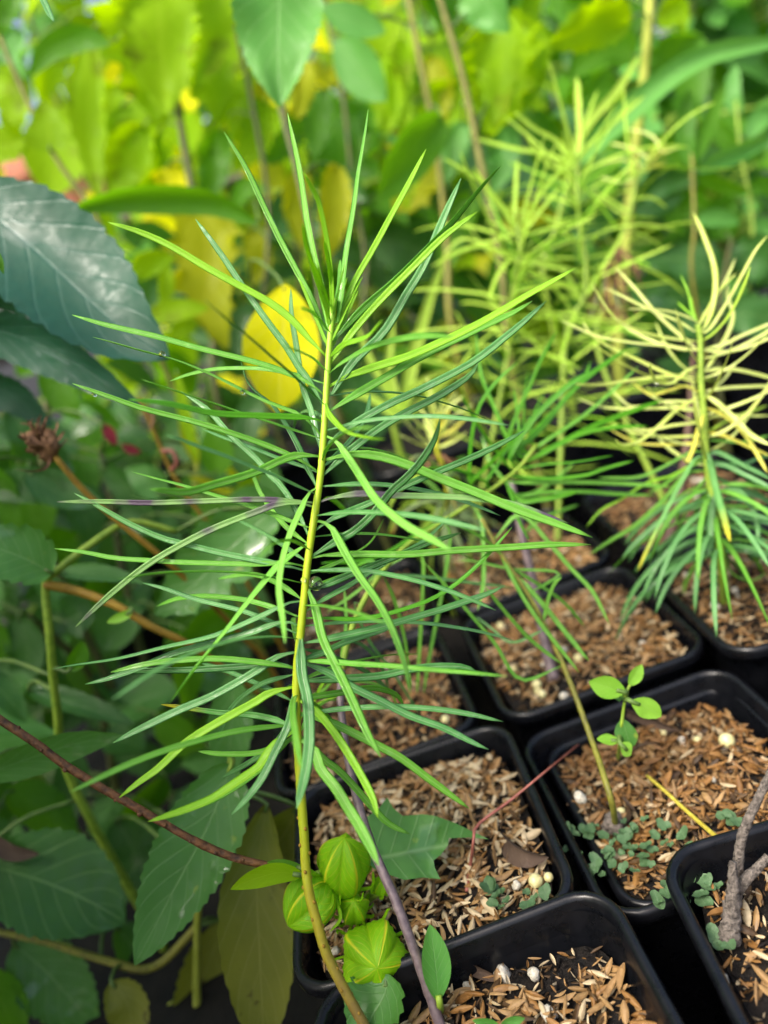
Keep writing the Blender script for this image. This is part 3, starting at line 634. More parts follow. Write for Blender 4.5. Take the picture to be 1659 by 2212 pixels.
for (w, mt, z, pts) in [(30,'g',-.5,[(960,180),(990,230),(1000,350),(1000,550),(970,695)]),(28,'g',.2,[(830,300),(810,480),(770,700),(720,950),(695,1115)]),(28,'g',.3,[(690,420),(690,600),(680,800),(660,1120)]),(24,'g',.4,[(480,500),(550,650),(600,850),(630,1090)]),
 (20,'b',.6,[(340,660),(420,850),(540,1010),(680,1230)]),(22,'g',.4,[(290,580),(300,750),(280,900),(285,1010)]),(26,'s',-.3,[(170,450),(350,440),(500,400),(650,310),(850,210)]),(22,'b',.3,[(500,510),(700,520),(900,545),(1150,575)]),(22,'g',.2,[(200,700),(350,600),(500,470),(640,390)]),
 (20,'s',.3,[(150,490),(300,480),(430,440)]),(22,'g',.3,[(300,900),(260,1000),(180,1100),(60,1150)]),(22,'b',.4,[(290,830),(400,880),(480,980),(520,1100)]),(20,'y',.2,[(300,950),(220,1010),(150,1120),(120,1230)]),(20,'g',.3,[(320,1050),(420,1060),(520,1100),(560,1180)]),
 (20,'g',.4,[(280,1000),(200,1000),(90,1040),(-40,1100)]),(20,'y',.4,[(300,1100),(200,1150),(100,1200),(40,1280)])]:
    p2.leaf(T(Z4, pts), w*Z4[2], mt, z, twist=.4)

# ---- third plant rooted in the seedling pot
b = G(1330, 1785, -.018)
p3 = Plant('narrow_leaf_plant', 'narrow-leaved plant with drooping leaves on a thin olive stem beside the round-leaved seedling', 'plant', [[b, (1318, 1720, .235), (1275, 1590, .25), (1212, 1425, .262), (1150, 1300, .268), (1085, 1200, .272), (1040, 1120, .275)]])
p3.stem(0, .0011, .0007, MT['st_gb'], 8, .12)
for (w, mt, z, pts) in [(32,'g',-.5,[(1060,370),(1140,510),(1250,700),(1380,870),(1490,1010)]),(34,'g',-.2,[(1170,490),(1270,620),(1400,780),(1540,950)]),(24,'g',.3,[(1150,460),(1300,570),(1420,660),(1520,775)]),(30,'l',-.5,[(1080,300),(1190,200),(1330,340),(1450,480),(1560,600),(1645,765)]),
 (26,'g',-.2,[(1010,570),(1080,660),(1200,800),(1300,890),(1400,955)]),(24,'g',.2,[(700,450),(830,590),(950,730),(1060,860),(1190,1045)]),(18,'b',.4,[(960,720),(1050,790),(1150,855)]),(20,'g',.3,[(860,440),(950,440),(1150,480),(1390,500)]),(22,'g',0,[(880,260),(1010,330),(1100,430)]),(26,'l',-.3,[(1300,760),(1330,640),(1360,560),(1400,520)])]:
    p3.leaf(T(Z4, pts), w*Z4[2], mt, z, twist=.4)
blb = blob_mesh('stem_crown', .0042, 5, MT['bark'], .7); o = link('stem_crown', blb, p3.e); o.location = b - p3.e.location + Vector((0, 0, .001))

# ---- pale yellow plant
b = G(*T(Z2, [(1000, 2230)])[0], -.0075)
stm = [b] + [(*T(Z2, [q])[0], .302 - .006*i/14) for i, q in enumerate([(985,2050),(960,1850),(930,1650),(905,1480),(890,1350),(885,1280),(882,1200),(875,1100),(865,1000),(862,900),(862,800),(858,720),(845,640)])]
p4 = Plant('narrow_leaf_plant', 'narrow-leaved plant with pale yellow curling upper leaves and green drooping lower leaves', 'plant', [stm])
p4.stem(0, .0019, .0011, MT['st_g'], 10, .14)
for (w, mt, z, pts) in [(20,'w',-.3,[(855,735),(700,720),(520,680),(370,600),(240,415)]),(15,'w',0,[(835,620),(740,580),(620,555),(440,550)]),(17,'w',.2,[(830,680),(730,620),(560,550),(420,480),(310,430)]),(25,'w',.2,[(850,810),(720,680),(600,570),(500,450),(380,320)]),
 (19,'w',0,[(835,790),(650,760),(450,740),(270,705),(60,615)]),(23,'w',.2,[(840,970),(700,930),(520,850),(350,770),(240,700),(185,620)]),(21,'w',-.3,[(840,940),(650,935),(450,960),(250,985),(100,970),(60,940)]),(24,'w',-.6,[(845,865),(780,905),(700,970),(620,970),(580,920),(572,855)]),
 (19,'wy',.4,[(840,1020),(770,990),(680,1015),(580,1040),(510,1000),(470,970)]),(28,'w',-.6,[(840,1055),(720,1130),(600,1240),(500,1310),(410,1325),(370,1290)]),(21,'w',.2,[(850,1140),(700,1115),(500,1120),(300,1110),(160,1060)]),(17,'w',.4,[(840,1080),(650,1080),(480,1110),(400,1060),(340,1000)]),
 (21,'w',.1,[(850,1200),(700,1215),(550,1245),(450,1225)]),(19,'w',.4,[(850,1275),(650,1280),(500,1260),(400,1225),(350,1200)]),(21,'wy',.5,[(850,1315),(650,1325),(500,1315),(420,1280),(340,1235)]),(38,'wy',-.8,[(865,1150),(845,1250),(810,1370),(780,1425),(755,1395)]),
 (17,'w',.2,[(850,640),(920,520),(990,420),(1065,345)]),(21,'w',-.5,[(830,650),(870,685),(915,660),(1000,530),(1090,370),(1170,220),(1244,130)]),(34,'w',.3,[(880,660),(920,560),(945,430),(935,300),(890,160),(820,0)]),(19,'w',.4,[(870,620),(930,500),(1000,390),(1060,260)]),
 (32,'w',.3,[(885,900),(960,790),(1020,680),(1045,580),(1015,470),(1020,400)]),(28,'w',.2,[(875,790),(1000,750),(1100,700),(1244,640),(1330,600)]),(21,'w',-.2,[(875,790),(1000,795),(1120,770),(1244,720),(1330,670)]),(26,'w',0,[(880,915),(950,895),(1080,900),(1244,940),(1330,970)]),
 (24,'w',.2,[(890,1020),(980,1005),(1100,995),(1260,990),(1340,1000)]),(36,'w',-.4,[(880,1020),(960,1090),(1060,1180),(1150,1270),(1260,1330)]),(28,'wy',-.3,[(890,1110),(980,1150),(1080,1230),(1160,1340),(1244,1490)]),(21,'w',.3,[(890,1185),(960,1160),(1100,1160),(1260,1160)]),
 (24,'wy',-.2,[(910,1255),(1000,1275),(1120,1330),(1260,1390)]),(15,'y',0,[(810,560),(790,460),(745,355)]),(14,'y',0,[(825,600),(780,560),(725,510)]),(14,'y',0,[(835,610),(815,540),(805,480)]),(21,'x',.5,[(920,1240),(1030,1180),(1244,1100)]),
 (46,'gt',-.6,[(890,1340),(920,1450),(950,1580),(990,1730),(1030,1880)]),(46,'b',-.2,[(910,1550),(925,1700),(915,1850),(905,1970)]),(34,'gt',-.5,[(830,1400),(750,1540),(680,1670),(600,1830),(500,2045)]),(32,'g',-.1,[(780,1490),(650,1640),(480,1790),(350,1870),(230,1950)]),
 (21,'g',.3,[(800,1370),(650,1450),(500,1510),(270,1515)]),(19,'y',.2,[(870,1400),(700,1500),(560,1540),(400,1640),(290,1700),(205,1800)]),(38,'b',-.2,[(960,1370),(1060,1420),(1160,1470),(1260,1520)]),(38,'b',-.3,[(990,1440),(1100,1490),(1260,1570)]),
 (38,'b',-.3,[(1060,1580),(1130,1650),(1180,1760),(1190,1900)]),(22,'g',.3,[(940,1300),(1100,1310),(1260,1270)]),(20,'g',.3,[(900,1500),(820,1600),(740,1700),(715,1790)]),(22,'g',.4,[(900,1600),(840,1700),(790,1830)]),(20,'g',.3,[(960,1600),(950,1800),(940,2000),(950,2150)]),
 (15,'g',.3,[(970,1800),(1000,1900),(1030,2050),(1150,2100),(1244,2050)]),(26,'b',.4,[(930,1500),(1050,1560),(1180,1600),(1290,1680)]),(24,'b',.5,[(920,1420),(1080,1440),(1200,1400),(1300,1380)]),(24,'g',.5,[(900,1420),(800,1450),(640,1560),(560,1600)]),(26,'b',.5,[(950,1700),(1040,1760),(1110,1900),(1160,2000)])]:
    p4.leaf(T(Z2, pts), w*Z2[2]*1.05, mt, z, L=.058, twist=.35)
for k in range(46): p4.random_leaf(.26 + .24*k/46, k*2.4, -.1, p4.r.uniform(.042, .06), .0026, p4.r.choice('bbgg'), p4.r.uniform(.6, 1.3))
for k in range(18): p4.random_leaf(.55 + .42*k/18, k*2.4 + 1, .2, p4.r.uniform(.035, .05), .0019, p4.r.choice(('w', 'w', 'x')), p4.r.uniform(-.5, .5), curl=.5)

# ---- feathery pale lime plants behind
def feathery(label, base3, tops, traced, seed, mats='xxxy', n=58, L=.062, lo=.22, w=.0021):
    st = [[base3] + [(*T(Z3, [q])[0], d) for (*q, d) in tp] for tp in tops]
    p = Plant('feathery_plant', label, 'plant', st, None); p.r = random.Random(seed)
    for i in range(len(st)):
        p.stem(i, .0017, .0010, MT['st_g'], 7, .1)
        for k in range(n):
            t = lo + (1-lo)*(k/n)**.8
            p.random_leaf(min(.985, t), k*2.4 + p.r.random(), .25 + .75*max(0, (t-.75)/.25) + p.r.gauss(0, .15), L*p.r.uniform(.7, 1.15), w, p.r.choice(mats), p.r.uniform(.0, .8), i, p.r.uniform(-.2, .4), n=12)
    for (wd, mt, z, pts) in traced: p.leaf(T(Z3, pts), wd*Z3[2], mt, z, L=.075, twist=.4, n=14)
    return p
b1 = Vector((.035, .392, -.008)); b2 = Vector((.085, .375, -.008)); b3 = Vector((.150, .372, -.008))
feathery('feathery lime-green plant whose shoots fan out closest to the tall green plant', b1, [[(545, 1720, .43), (565, 1450, .42), (585, 1250, .415), (622, 1080, .41), (598, 930, .41)]],
  [(30,'x',0,[(600,950),(500,830),(400,690),(180,550)]),(34,'x',-.2,[(610,960),(540,860),(430,720),(350,600)]),(30,'x',.2,[(590,900),(595,740),(605,560)]),(28,'x',0,[(640,950),(740,760),(860,620),(960,540)]),(26,'x',-.3,[(650,970),(760,830),(850,720)]),
   (30,'x',0,[(570,1120),(400,1060),(250,1100),(110,1180)]),(28,'x',-.3,[(570,1130),(490,1230),(440,1370)]),(26,'y',.2,[(660,980),(780,1080),(820,1150)]),(26,'x',0,[(650,1000),(780,960),(900,930),(1060,910)]),(24,'x',0,[(560,1000),(420,1040),(280,1020),(170,1120)])], 21)
feathery('feathery lime-green plant with an upright shoot beside the wide blue-green blade', b2, [[(880, 1650, .43), (930, 1450, .43), (985, 1370, .428), (1000, 1150, .43), (960, 900, .435), (950, 700, .44), (962, 560, .44)]],
  [(46,'x',0,[(962,560),(965,400),(950,80)]),(24,'x',.2,[(975,500),(1010,320),(1070,160)]),(30,'x',0,[(940,560),(830,450),(700,380),(590,285)]),(30,'x',0,[(950,580),(780,530),(600,500),(370,440)]),(26,'x',-.3,[(940,590),(800,600),(640,400)]),
   (30,'x',.3,[(980,520),(1100,400),(1240,280),(1340,190)]),(30,'x',0,[(985,1370),(900,1300),(780,1250),(640,1210)]),(32,'x',-.2,[(985,1380),(1060,1250),(1150,1100),(1220,980)]),(28,'x',0,[(985,1370),(900,1240),(820,1180),(640,1140)]),(24,'x',0,[(1000,1400),(1150,1420),(1250,1420)]),
   (28,'x',-.2,[(970,1420),(900,1560),(850,1720)]),(28,'x',0,[(960,1440),(800,1450),(650,1400)])], 22, n=66)
px = feathery('feathery yellow-tipped plant with a brown withered clump below its top', b3, [[(1080, 1700, .43), (1120, 1350, .43), (1190, 1050, .435), (1260, 850, .44), (1310, 650, .44), (1440, 520, .44)]],
  [(22,'w',0,[(1440,520),(1400,440),(1330,400),(1230,380)]),(22,'w',0,[(1380,560),(1300,510),(1210,480),(1140,470)]),(20,'w',0,[(1350,590),(1200,560),(1040,600)]),(20,'w',0,[(1440,500),(1500,500),(1540,490)]),(16,'w',0,[(1440,500),(1450,460),(1445,420)]),(20,'w',0,[(1310,680),(1200,690),(1080,660)]),
   (24,'x',0,[(1260,860),(1150,800),(1040,740)]),(22,'x',.2,[(1270,800),(1380,780),(1470,840)])], 23, n=26, L=.05)
for k in range(10): px.random_leaf(.93+.06*k/10, k*2.4, .5+.06*k, .012, .0012, 'wy', .2, 0, .6, n=8)
for k in range(22): px.random_leaf(.60+.08*k/22, k*2.4, -.9, .026, .0015, 'c' if k % 4 else 'wy', 1.2, 0, 0, n=8)
dr = [px.random_leaf(.58+.12*k/44, k*2.4, px.r.uniform(-1.3, -.2), px.r.uniform(.018, .036), .0018, 'x', 1.6, curl=px.r.uniform(-.4, .4), n=10) for k in range(60)]
for o in dr: o.name = 'withered_leaf'; o.data.materials[0] = MT['dry']
# ---- wilted curly plant in the middle
b = G(*T(Z1, [(120, 1420)])[0], -.0075)
pw = Plant('wilted_plant', 'small wilted plant with curled pale leaves and a yellow starburst tip', 'plant', [[b, (*T(Z1, [(150, 1150)])[0], .372), (*T(Z1, [(120, 950)])[0], .365), (*T(Z1, [(75, 800)])[0], .362), (*T(Z1, [(100, 590)])[0], .36)]])
pw.stem(0, .0014, .0011, MT['st_y'], 8, .2)
for k in range(34):
    t = .25 + .6*k/34; pw.random_leaf(t, k*2.4, .5, pw.r.uniform(.026, .042), .0028, pw.r.choice('cxgc'), pw.r.uniform(1.0, 2.2), 0, -.3, twist=1.2, n=16)
for k in range(24):
    pw.random_leaf(.90 + .09*k/24, k*2.4, .1 + .045*k, pw.r.uniform(.014, .024), .0021, 'w' if k % 5 else 'wy', pw.r.uniform(-.6, .6), 0, .2, twist=1, n=10)
for k in range(7):
    o = pw.random_leaf(.86+.03*k/7, k*2.4+1, .0, .012, .0022, 'c', 1, n=8); o.name = 'withered_leaf'; o.data.materials[0] = MT['dry']
# purple-grey stem standing behind
b = G(1197, 1470, -.0085)
pp = Plant('narrow_leaf_plant', 'thin purple-grey stem with a few green leaves standing in husks behind the drooping plant', 'plant', [[b, (1180, 1400, .315), (1150, 1250, .318), (1128, 1160, .32), (1105, 1040, .325)]])
pp.stem(0, .0026, .0015, MT['st_p'], 8, .2)
for (w, z, pts) in [(9, .2, [(1128,1160),(1170,1120),(1250,1090)]), (9, .2, [(1110,1060),(1060,1000),(1040,940)]), (9, .3, [(1115,1080),(1180,1050),(1240,1000)])]: pp.leaf(pts, w, 'g', z)
# brown stem behind the pale yellow plant
b = G(1435, 1200, -.0055)
pb = Plant('bare_stem', 'bare brown upright stem behind the pale yellow plant', 'plant', [[b, (1462, 1100, .372), (1482, 980, .376), (1494, 830, .385), (1500, 740, .40)]])
pb.stem(0, .0034, .0010, plain_mat('stem_brown', rgb('3e2c20'), rgb('62483a'), 200, .6, .5, .0006), 8, .2)

# ------------------------------------------------------------------ broad leaves
PROF = {
 'ovate': lambda v: (v**.55*(1-v)**.85)/.54, 'ell': lambda v: math.sin(math.pi*v)**.75, 'lance': lambda v: (v**.7*(1-v)**.8)/.47,
 'heart': lambda v: (min(1, (v+.02)/.10)**.5)*(1-v)**.62, 'strap': lambda v: min(1, (v+.02)/.3)**.6*(1-max(0, v))**.4, 'round': lambda v: max(0, 1-(2*v-1)**2)**.5,
 'lobed': lambda v: (v**.45*(1-v)**.75)/.52}
def broad_leaf(axis3, width, mat, parent, r, shape='ovate', teeth=14, tooth=.07, fold=.25, tilt=0.0, wave=.05, curl=.1, name='leaf', nu=8, face=1.0):
    """axis3: midrib points base -> tip in space; blade faces the camera, turned by tilt about the midrib"""
    nv = teeth*3 if teeth else 22
    if teeth and nv > 60: nv = 60; teeth = 20
    c = spline(axis3, nv+1); Tn = tangents(c); V = []; UV = []; Fc = []; f = PROF[shape]; ph = r.random()*20
    L = sum((c[i+1]-c[i]).length for i in range(nv))
    for i, p in enumerate(c):
        v = i/nv
        view = (CAM - p).normalized(); ref = view*face + Vector((0, 0, 1))*(1-face)
        Nn = (ref - Tn[i]*ref.dot(Tn[i])).normalized(); B = Tn[i].cross(Nn)
        Nn, B = Nn*math.cos(tilt) + B*math.sin(tilt), B*math.cos(tilt) - Nn*math.sin(tilt)
        hw = width*.5*max(.012, f(min(.999, max(.001, v))))
        big = .30*math.sin(v*math.pi*5.0)**2 if shape == 'lobed' else 0
        for k in range(nu+1):
            a = -1 + 2*k/nu; e = abs(a)
            h = hw
            if teeth and e > .99:
                fr = (i % 3)/2.0; h = hw*(1 - tooth*(1-fr)*(1.4 if i % 6 < 3 else .8))
            h *= 1 - big*e
            x = a*h
            z = e*e*hw*fold + wave*width*mnoise.noise(Vector((v*3.2+ph, a*1.3, ph)))*(.3+e) + .007*width*math.cos((v*7-e*2.3)*6.283)*e - curl*width*(v-.3)**2
            V.append(p + B*x + Nn*z); UV.append((.5+.5*a, v))
    w = nu+1
    for i in range(nv):
        for k in range(nu): Fc.append((i*w+k, i*w+k+1, (i+1)*w+k+1, (i+1)*w+k))
    return link(name, mesh(name, V, Fc, mat, UV), parent)
class Bush(Plant):
    def blade(s, pts, w, d, mat, shape='ovate', d1=None, petiole=True, stemmat='st_pet', **k):
        """pts px base -> tip, width px, depth d (base) .. d1 (tip)"""
        d1 = d if d1 is None else d1; n = len(pts)
        A = [P(x, y, d + (d1-d)*i/(n-1)) for i, (x, y) in enumerate(pts)]
        o = broad_leaf(A, w*(d+d1)/2/F, MT[mat], s.e, s.r, shape, **k)
        if petiole:
            _, b = s.near(*pts[0], d)
            dist = (b - A[0]).length
            if dist > .003:
                mid = b.lerp(A[0], .5) + Vector((0, 0, .12*dist)); ax = (A[1]-A[0]).normalized()
                tube('petiole', spline([b, mid, A[0], A[0] + ax*.003], 9), lambda t: .0009 - .0002*t, s.e, MT[stemmat], 6)
        return o
def gd(x, y): return G(x, y, -.088)       # root on the ground under a pixel below the horizon
def root_under(p, dx=0, dy=0): return Vector((p.x+dx, p.y+dy, -.090))

# ---- lower left: dark broad-leaved plant (depth .24 - .34)
s0 = P(100, 1270, .285)
lp = Bush('broad_leaf_plant', 'dark green broad-leaved plant with thick yellow-green stems left of the tall green plant', 'plant',
  [[root_under(P(200, 1800, .33)), P(160, 1700, .32), P(122, 1520, .3), P(108, 1380, .288), P(98, 1262, .285), P(118, 1238, .284), P(190, 1180, .29), P(280, 1128, .30), P(380, 1148, .31)],
   [P(98, 1262, .285), P(170, 1278, .284), P(250, 1308, .283), P(330, 1355, .285), P(400, 1388, .29), P(480, 1440, .30), P(560, 1500, .31)]])
lp.stem(0, .0023, .0013, MT['st_g'], 10, .08); lp.stem(1, .0019, .0011, MT['st_or'], 10, .08)
for a in [dict(pts=[(112,1238),(40,1200),(-90,1160)], w=185, d=.275, d1=.262, mat='mid', shape='ovate', tilt=.25, fold=.2, teeth=8, tooth=.12),
  dict(pts=[(60,1490),(160,1520),(292,1562)], w=85, d=.33, d1=.32, mat='dk', tilt=-.5, teeth=12),
  dict(pts=[(-40,1450),(10,1500),(58,1560)], w=90, d=.33, mat='dk', tilt=-.3),
  dict(pts=[(-80,1690),(60,1640),(160,1608),(262,1590)], w=105, d=.26, d1=.25, mat='mid', shape='lance', tilt=.5, teeth=0),
  dict(pts=[(-60,1860),(80,1900),(180,1940),(272,1990)], w=215, d=.30, d1=.30, mat='dk', shape='ell', tilt=-.2, teeth=14, tooth=.05),
  dict(pts=[(590,1100),(500,1180),(420,1260),(330,1330)], w=215, d=.31, d1=.31, mat='mid', shape='lobed', tilt=.2, teeth=10, tooth=.12),
  dict(pts=[(128,1238),(220,1240),(312,1258)], w=66, d=.30, mat='mid', tilt=-.6),
  dict(pts=[(145,1452),(170,1420),(178,1385)], w=40, d=.29, mat='grn', shape='ell', teeth=0),
  dict(pts=[(288,1318),(268,1330),(230,1345)], w=28, d=.275, mat='seed', shape='lance', teeth=0),
  dict(pts=[(505,1450),(500,1560),(488,1685)], w=102, d=.30, mat='mid', shape='ell', teeth=10, tooth=.05, tilt=.2)]:
    lp.blade(**a)
ld = Bush('dark_shrub', 'dark green shrub in the shade between the thick yellow-green stems and the seed head', 'shrub',
  [[root_under(P(120, 1300, .42)), P(110, 1200, .41), P(90, 1060, .40), P(100, 900, .40), P(110, 760, .41)], [root_under(P(330, 1500, .46)), P(320, 1450, .45), P(270, 1250, .44), P(240, 1080, .44), P(220, 980, .44)], [root_under(P(250, 1720, .46)), P(250, 1700, .46), P(230, 1580, .45), P(190, 1450, .44), P(60, 1330, .41)]])
for i_ in range(3): ld.stem(i_, .003, .002, MT['st_dk'], 8)
rq = random.Random(77)
ld.blade([(222, 915), (238, 940), (250, 962)], 26, .385, 'crim', 'ell', teeth=0)['label'] = 'small crimson leaf'
ld.blade([(262, 960), (285, 972), (305, 976)], 20, .385, 'crim', 'ell', teeth=0)['label'] = 'small crimson leaf'
for a in [dict(pts=[(60,1020),(120,1060),(220,1090)], w=120, d=.36, mat='dk', tilt=-.4),
  dict(pts=[(140,1080),(60,1050),(-60,1060)], w=120, d=.36, mat='dk', tilt=.3),
  dict(pts=[(120,770),(130,840),(170,910)], w=110, d=.40, mat='grn', tilt=.3),
  dict(pts=[(20,880),(60,960),(30,1060)], w=110, d=.40, mat='dk', tilt=-.3),
  dict(pts=[(-40,1000),(10,1060),(40,1180)], w=100, d=.36, mat='grn', tilt=.7),
  dict(pts=[(220,1010),(280,1060),(340,1140)], w=90, d=.42, mat='dk', tilt=.4), dict(pts=[(250,1130),(330,1130),(400,1180)], w=100, d=.42, mat='dk', tilt=-.4),
  dict(pts=[(40,1330),(60,1420),(20,1500)], w=120, d=.40, mat='dk', tilt=.5), dict(pts=[(200,1460),(280,1500),(360,1480)], w=100, d=.44, mat='dk', tilt=-.5),
  dict(pts=[(240,1590),(330,1640),(420,1640)], w=120, d=.44, mat='dk', tilt=.6)]:
    ld.blade(**a)
for k in range(110):
    x, y = rq.uniform(-80, 520), rq.uniform(950, 2200); a_ = rq.uniform(0, 6.28); L_ = rq.uniform(80, 170); dd = rq.uniform(.38, .52)
    ld.blade([(x, y), (x+.5*L_*math.cos(a_), y+.5*L_*math.sin(a_)+8), (x+L_*math.cos(a_), y+L_*math.sin(a_)+30)], rq.uniform(80, 140), dd, rq.choice(('dk', 'dk', 'mid', 'mid', 'grn')), rq.choice(('ovate', 'ell')), teeth=0, tilt=rq.uniform(-.7, .7), nu=4)
# ---- left, top: very large leaves coming in from outside the frame
lq = Bush('broad_leaf_plant', 'plant with large dark wet serrated leaves reaching in over the dried seed head', 'plant',
  [[root_under(P(-190, 1250, .34)), P(-190, 1250, .33), P(-170, 900, .31), P(-150, 600, .30), P(-140, 340, .30)]])
lq.stem(0, .004, .003, MT['st_g'], 9)
for a in [dict(pts=[(-110,400),(0,478),(90,553),(240,690),(362,768)], w=265, d=.30, d1=.285, mat='wet', shape='ell', tilt=-.2, fold=.35, teeth=18, tooth=.05),
  dict(pts=[(-110,700),(0,715),(130,765),(300,880)], w=170, d=.30, d1=.29, mat='wet', tilt=.55, fold=.3, teeth=14, tooth=.05),
  dict(pts=[(-120,640),(0,640),(120,690)], w=110, d=.32, mat='wet', tilt=.9), dict(pts=[(-80,830),(20,850),(110,920)], w=120, d=.34, mat='wet', tilt=.4),
  dict(pts=[(-60,520),(-10,550),(8,592)], w=26, d=.24, mat='grn', shape='lance', teeth=0)]:
    lq.blade(**a)
# ---- bottom left
lb = Bush('broad_leaf_plant', 'broad-leaved plant with olive and yellowing hanging leaves below the brown twig', 'plant',
  [[root_under(P(430, 2260, .34)), P(420, 2240, .33), P(425, 2100, .315), P(430, 1950, .30), P(470, 1800, .285), P(500, 1640, .275)], [P(428, 2000, .306), P(330, 2090, .31), P(230, 2075, .315), P(80, 2030, .32), P(-80, 2000, .33)]])
lb.stem(0, .0020, .0013, MT['st_yt'], 9); lb.stem(1, .0018, .0014, MT['st_gb'], 8)
for a in [dict(pts=[(500,1650),(450,1780),(370,1930),(287,2088)], w=245, d=.262, d1=.245, mat='mid', shape='ovate', tilt=.15, fold=.2, teeth=18, tooth=.07, stemmat='st_g'),
  dict(pts=[(575,1735),(555,1900),(560,2060),(570,2290)], w=165, d=.27, d1=.262, mat='olv', shape='ell', tilt=.2, fold=.25, teeth=14, tooth=.04),
  dict(pts=[(640,1740),(615,1800),(560,1870)], w=120, d=.285, mat='olv', shape='ell', tilt=-.2, teeth=0),
  dict(pts=[(485,1990),(440,2110),(390,2270)], w=160, d=.33, mat='olv', shape='ovate', tilt=-.25, teeth=12),
  dict(pts=[(30,2040),(110,2110),(210,2230)], w=200, d=.33, mat='mid', tilt=.2), dict(pts=[(-40,2100),(10,2180),(40,2270)], w=140, d=.32, mat='grn', tilt=.2),
  dict(pts=[(240,2120),(280,2180),(280,2280)], w=130, d=.30, mat='olv', tilt=.4), dict(pts=[(250,2000),(330,2090),(420,2130)], w=130, d=.36, mat='dk', tilt=-.3),
  dict(pts=[(20,1700),(100,1760),(170,1830)], w=150, d=.36, mat='grn', tilt=-.5), dict(pts=[(-30,1800),(20,1840),(85,1845)], w=46, d=.30, mat='deadleaf', tilt=.3, shape='lance', teeth=0),
  dict(pts=[(250,1770),(290,1850),(270,1990)], w=150, d=.40, mat='dk', tilt=.4), dict(pts=[(600,2010),(590,2100),(570,2200)], w=120, d=.34, mat='mid', tilt=.3), dict(pts=[(330,1760),(400,1840),(440,1960)], w=120, d=.40, mat='dk', tilt=-.5)]:
    lb.blade(**a)
# ---- dried seed head on orange stem
sh = Bush('dried_seed_head', 'dried brown seed head on a long thin orange stem', 'plant', [[root_under(P(640, 1560, .40)), P(600, 1470, .36), P(520, 1370, .335), P(420, 1268, .315), P(340, 1195, .302), P(250, 1122, .295), P(180, 1058, .29), P(118, 985, .285)]])
sh.stem(0, .0014, .0012, MT['st_or'], 8, .15)
hp = P(95, 958, .285)
sh_m = blob_mesh('seed_head', .0056, 3, MT['dry'], .6, 3); o = link('seed_head', sh_m, sh.e); o.location = hp - sh.e.location
sh.samples = [(proj(hp), hp)]
r = random.Random(4)
for k in range(34):
    a, b_ = r.random()*6.28, r.uniform(-1.2, 1.4); d = Vector((math.cos(a)*math.cos(b_), math.sin(a)*math.cos(b_), math.sin(b_)))
    pts = [hp + d*.0035, hp + d*.007 + Vector((0, 0, .001)), hp + d*.0078 + Vector((r.uniform(-.003, .003), r.uniform(-.003, .003), .003))]
    narrow_leaf(pts, .0014, MT['dry'], sh.e, r, 1, 6, name='bract')
narrow_leaf([P(110, 985, .284), P(100, 1010, .28), P(70, 1018, .276), P(33, 1014, .275)], .0014, MT['dry'], sh.e, r, 1, 12, name='withered_leaf')
s2 = Bush('dry_stem', 'thin orange-brown stem with a curled withered tip behind the tall green plant', 'plant', [[root_under(P(660, 1480, .43)), P(610, 1400, .40), P(500, 1200, .37), P(430, 1106, .36), P(375, 1026, .355), P(325, 915, .35), P(300, 860, .35)]])
s2.stem(0, .0012, .0010, MT['st_or'], 8, .15)
tube('curled_tip', spline([P(350, 975, .352), P(372, 975, .35), P(382, 1000, .35), P(370, 1015, .352)], 14), lambda t: .0011, s2.e, MT['st_rd'], 7)
narrow_leaf([P(310, 880, .35), P(330, 900, .348), P(322, 935, .347)], .003, MT['dry'], s2.e, r, 1, 10, name='withered_leaf')

# ---- bud-bearing branch: brown twig, yellow leaf, lobed leaf and green flower buds
TW = [(-150, 1455), (-60, 1515), (0, 1555), (70, 1600), (130, 1645), (200, 1690), (260, 1725), (330, 1765), (400, 1805), (470, 1840), (540, 1862), (600, 1873), (650, 1885), (705, 1905), (745, 1945), (775, 1990)]
tw = Bush('hibiscus_branch', 'long brown woody twig ending in a cluster of plump green flower buds', 'branch', [[root_under(P(-900, 1000, .26)), P(-880, 1020, .25), P(-600, 1180, .225), P(-350, 1330, .21)] + [P(x, y, .205 + .010*i/15 + .011*max(0, i-11)) for i, (x, y) in enumerate(TW)]])
tw.stem(0, .0017, .0010, MT['st_br'], 12, .22)
V = []; Fc = []
r = random.Random(8)
for k in range(46):
    p = tw.stems[0][int((.35 + .6*k/46)*(len(tw.stems[0])-1))]; a = r.random()*6.28
    bm = bmesh.new(); bmesh.ops.create_icosphere(bm, subdivisions=1, radius=.0006*r.uniform(.7, 1.6)); off = len(V)
    q = p + (UPV*math.cos(a) - FWD*abs(math.sin(a)))*.0012
    V += [q + v.co for v in bm.verts]; Fc += [tuple(off+v.index for v in f.verts) for f in bm.faces]; bm.free()
link('bark_bump', mesh('bark_bump', V, Fc, MT['st_br']), tw.e)['kind'] = 'stuff'
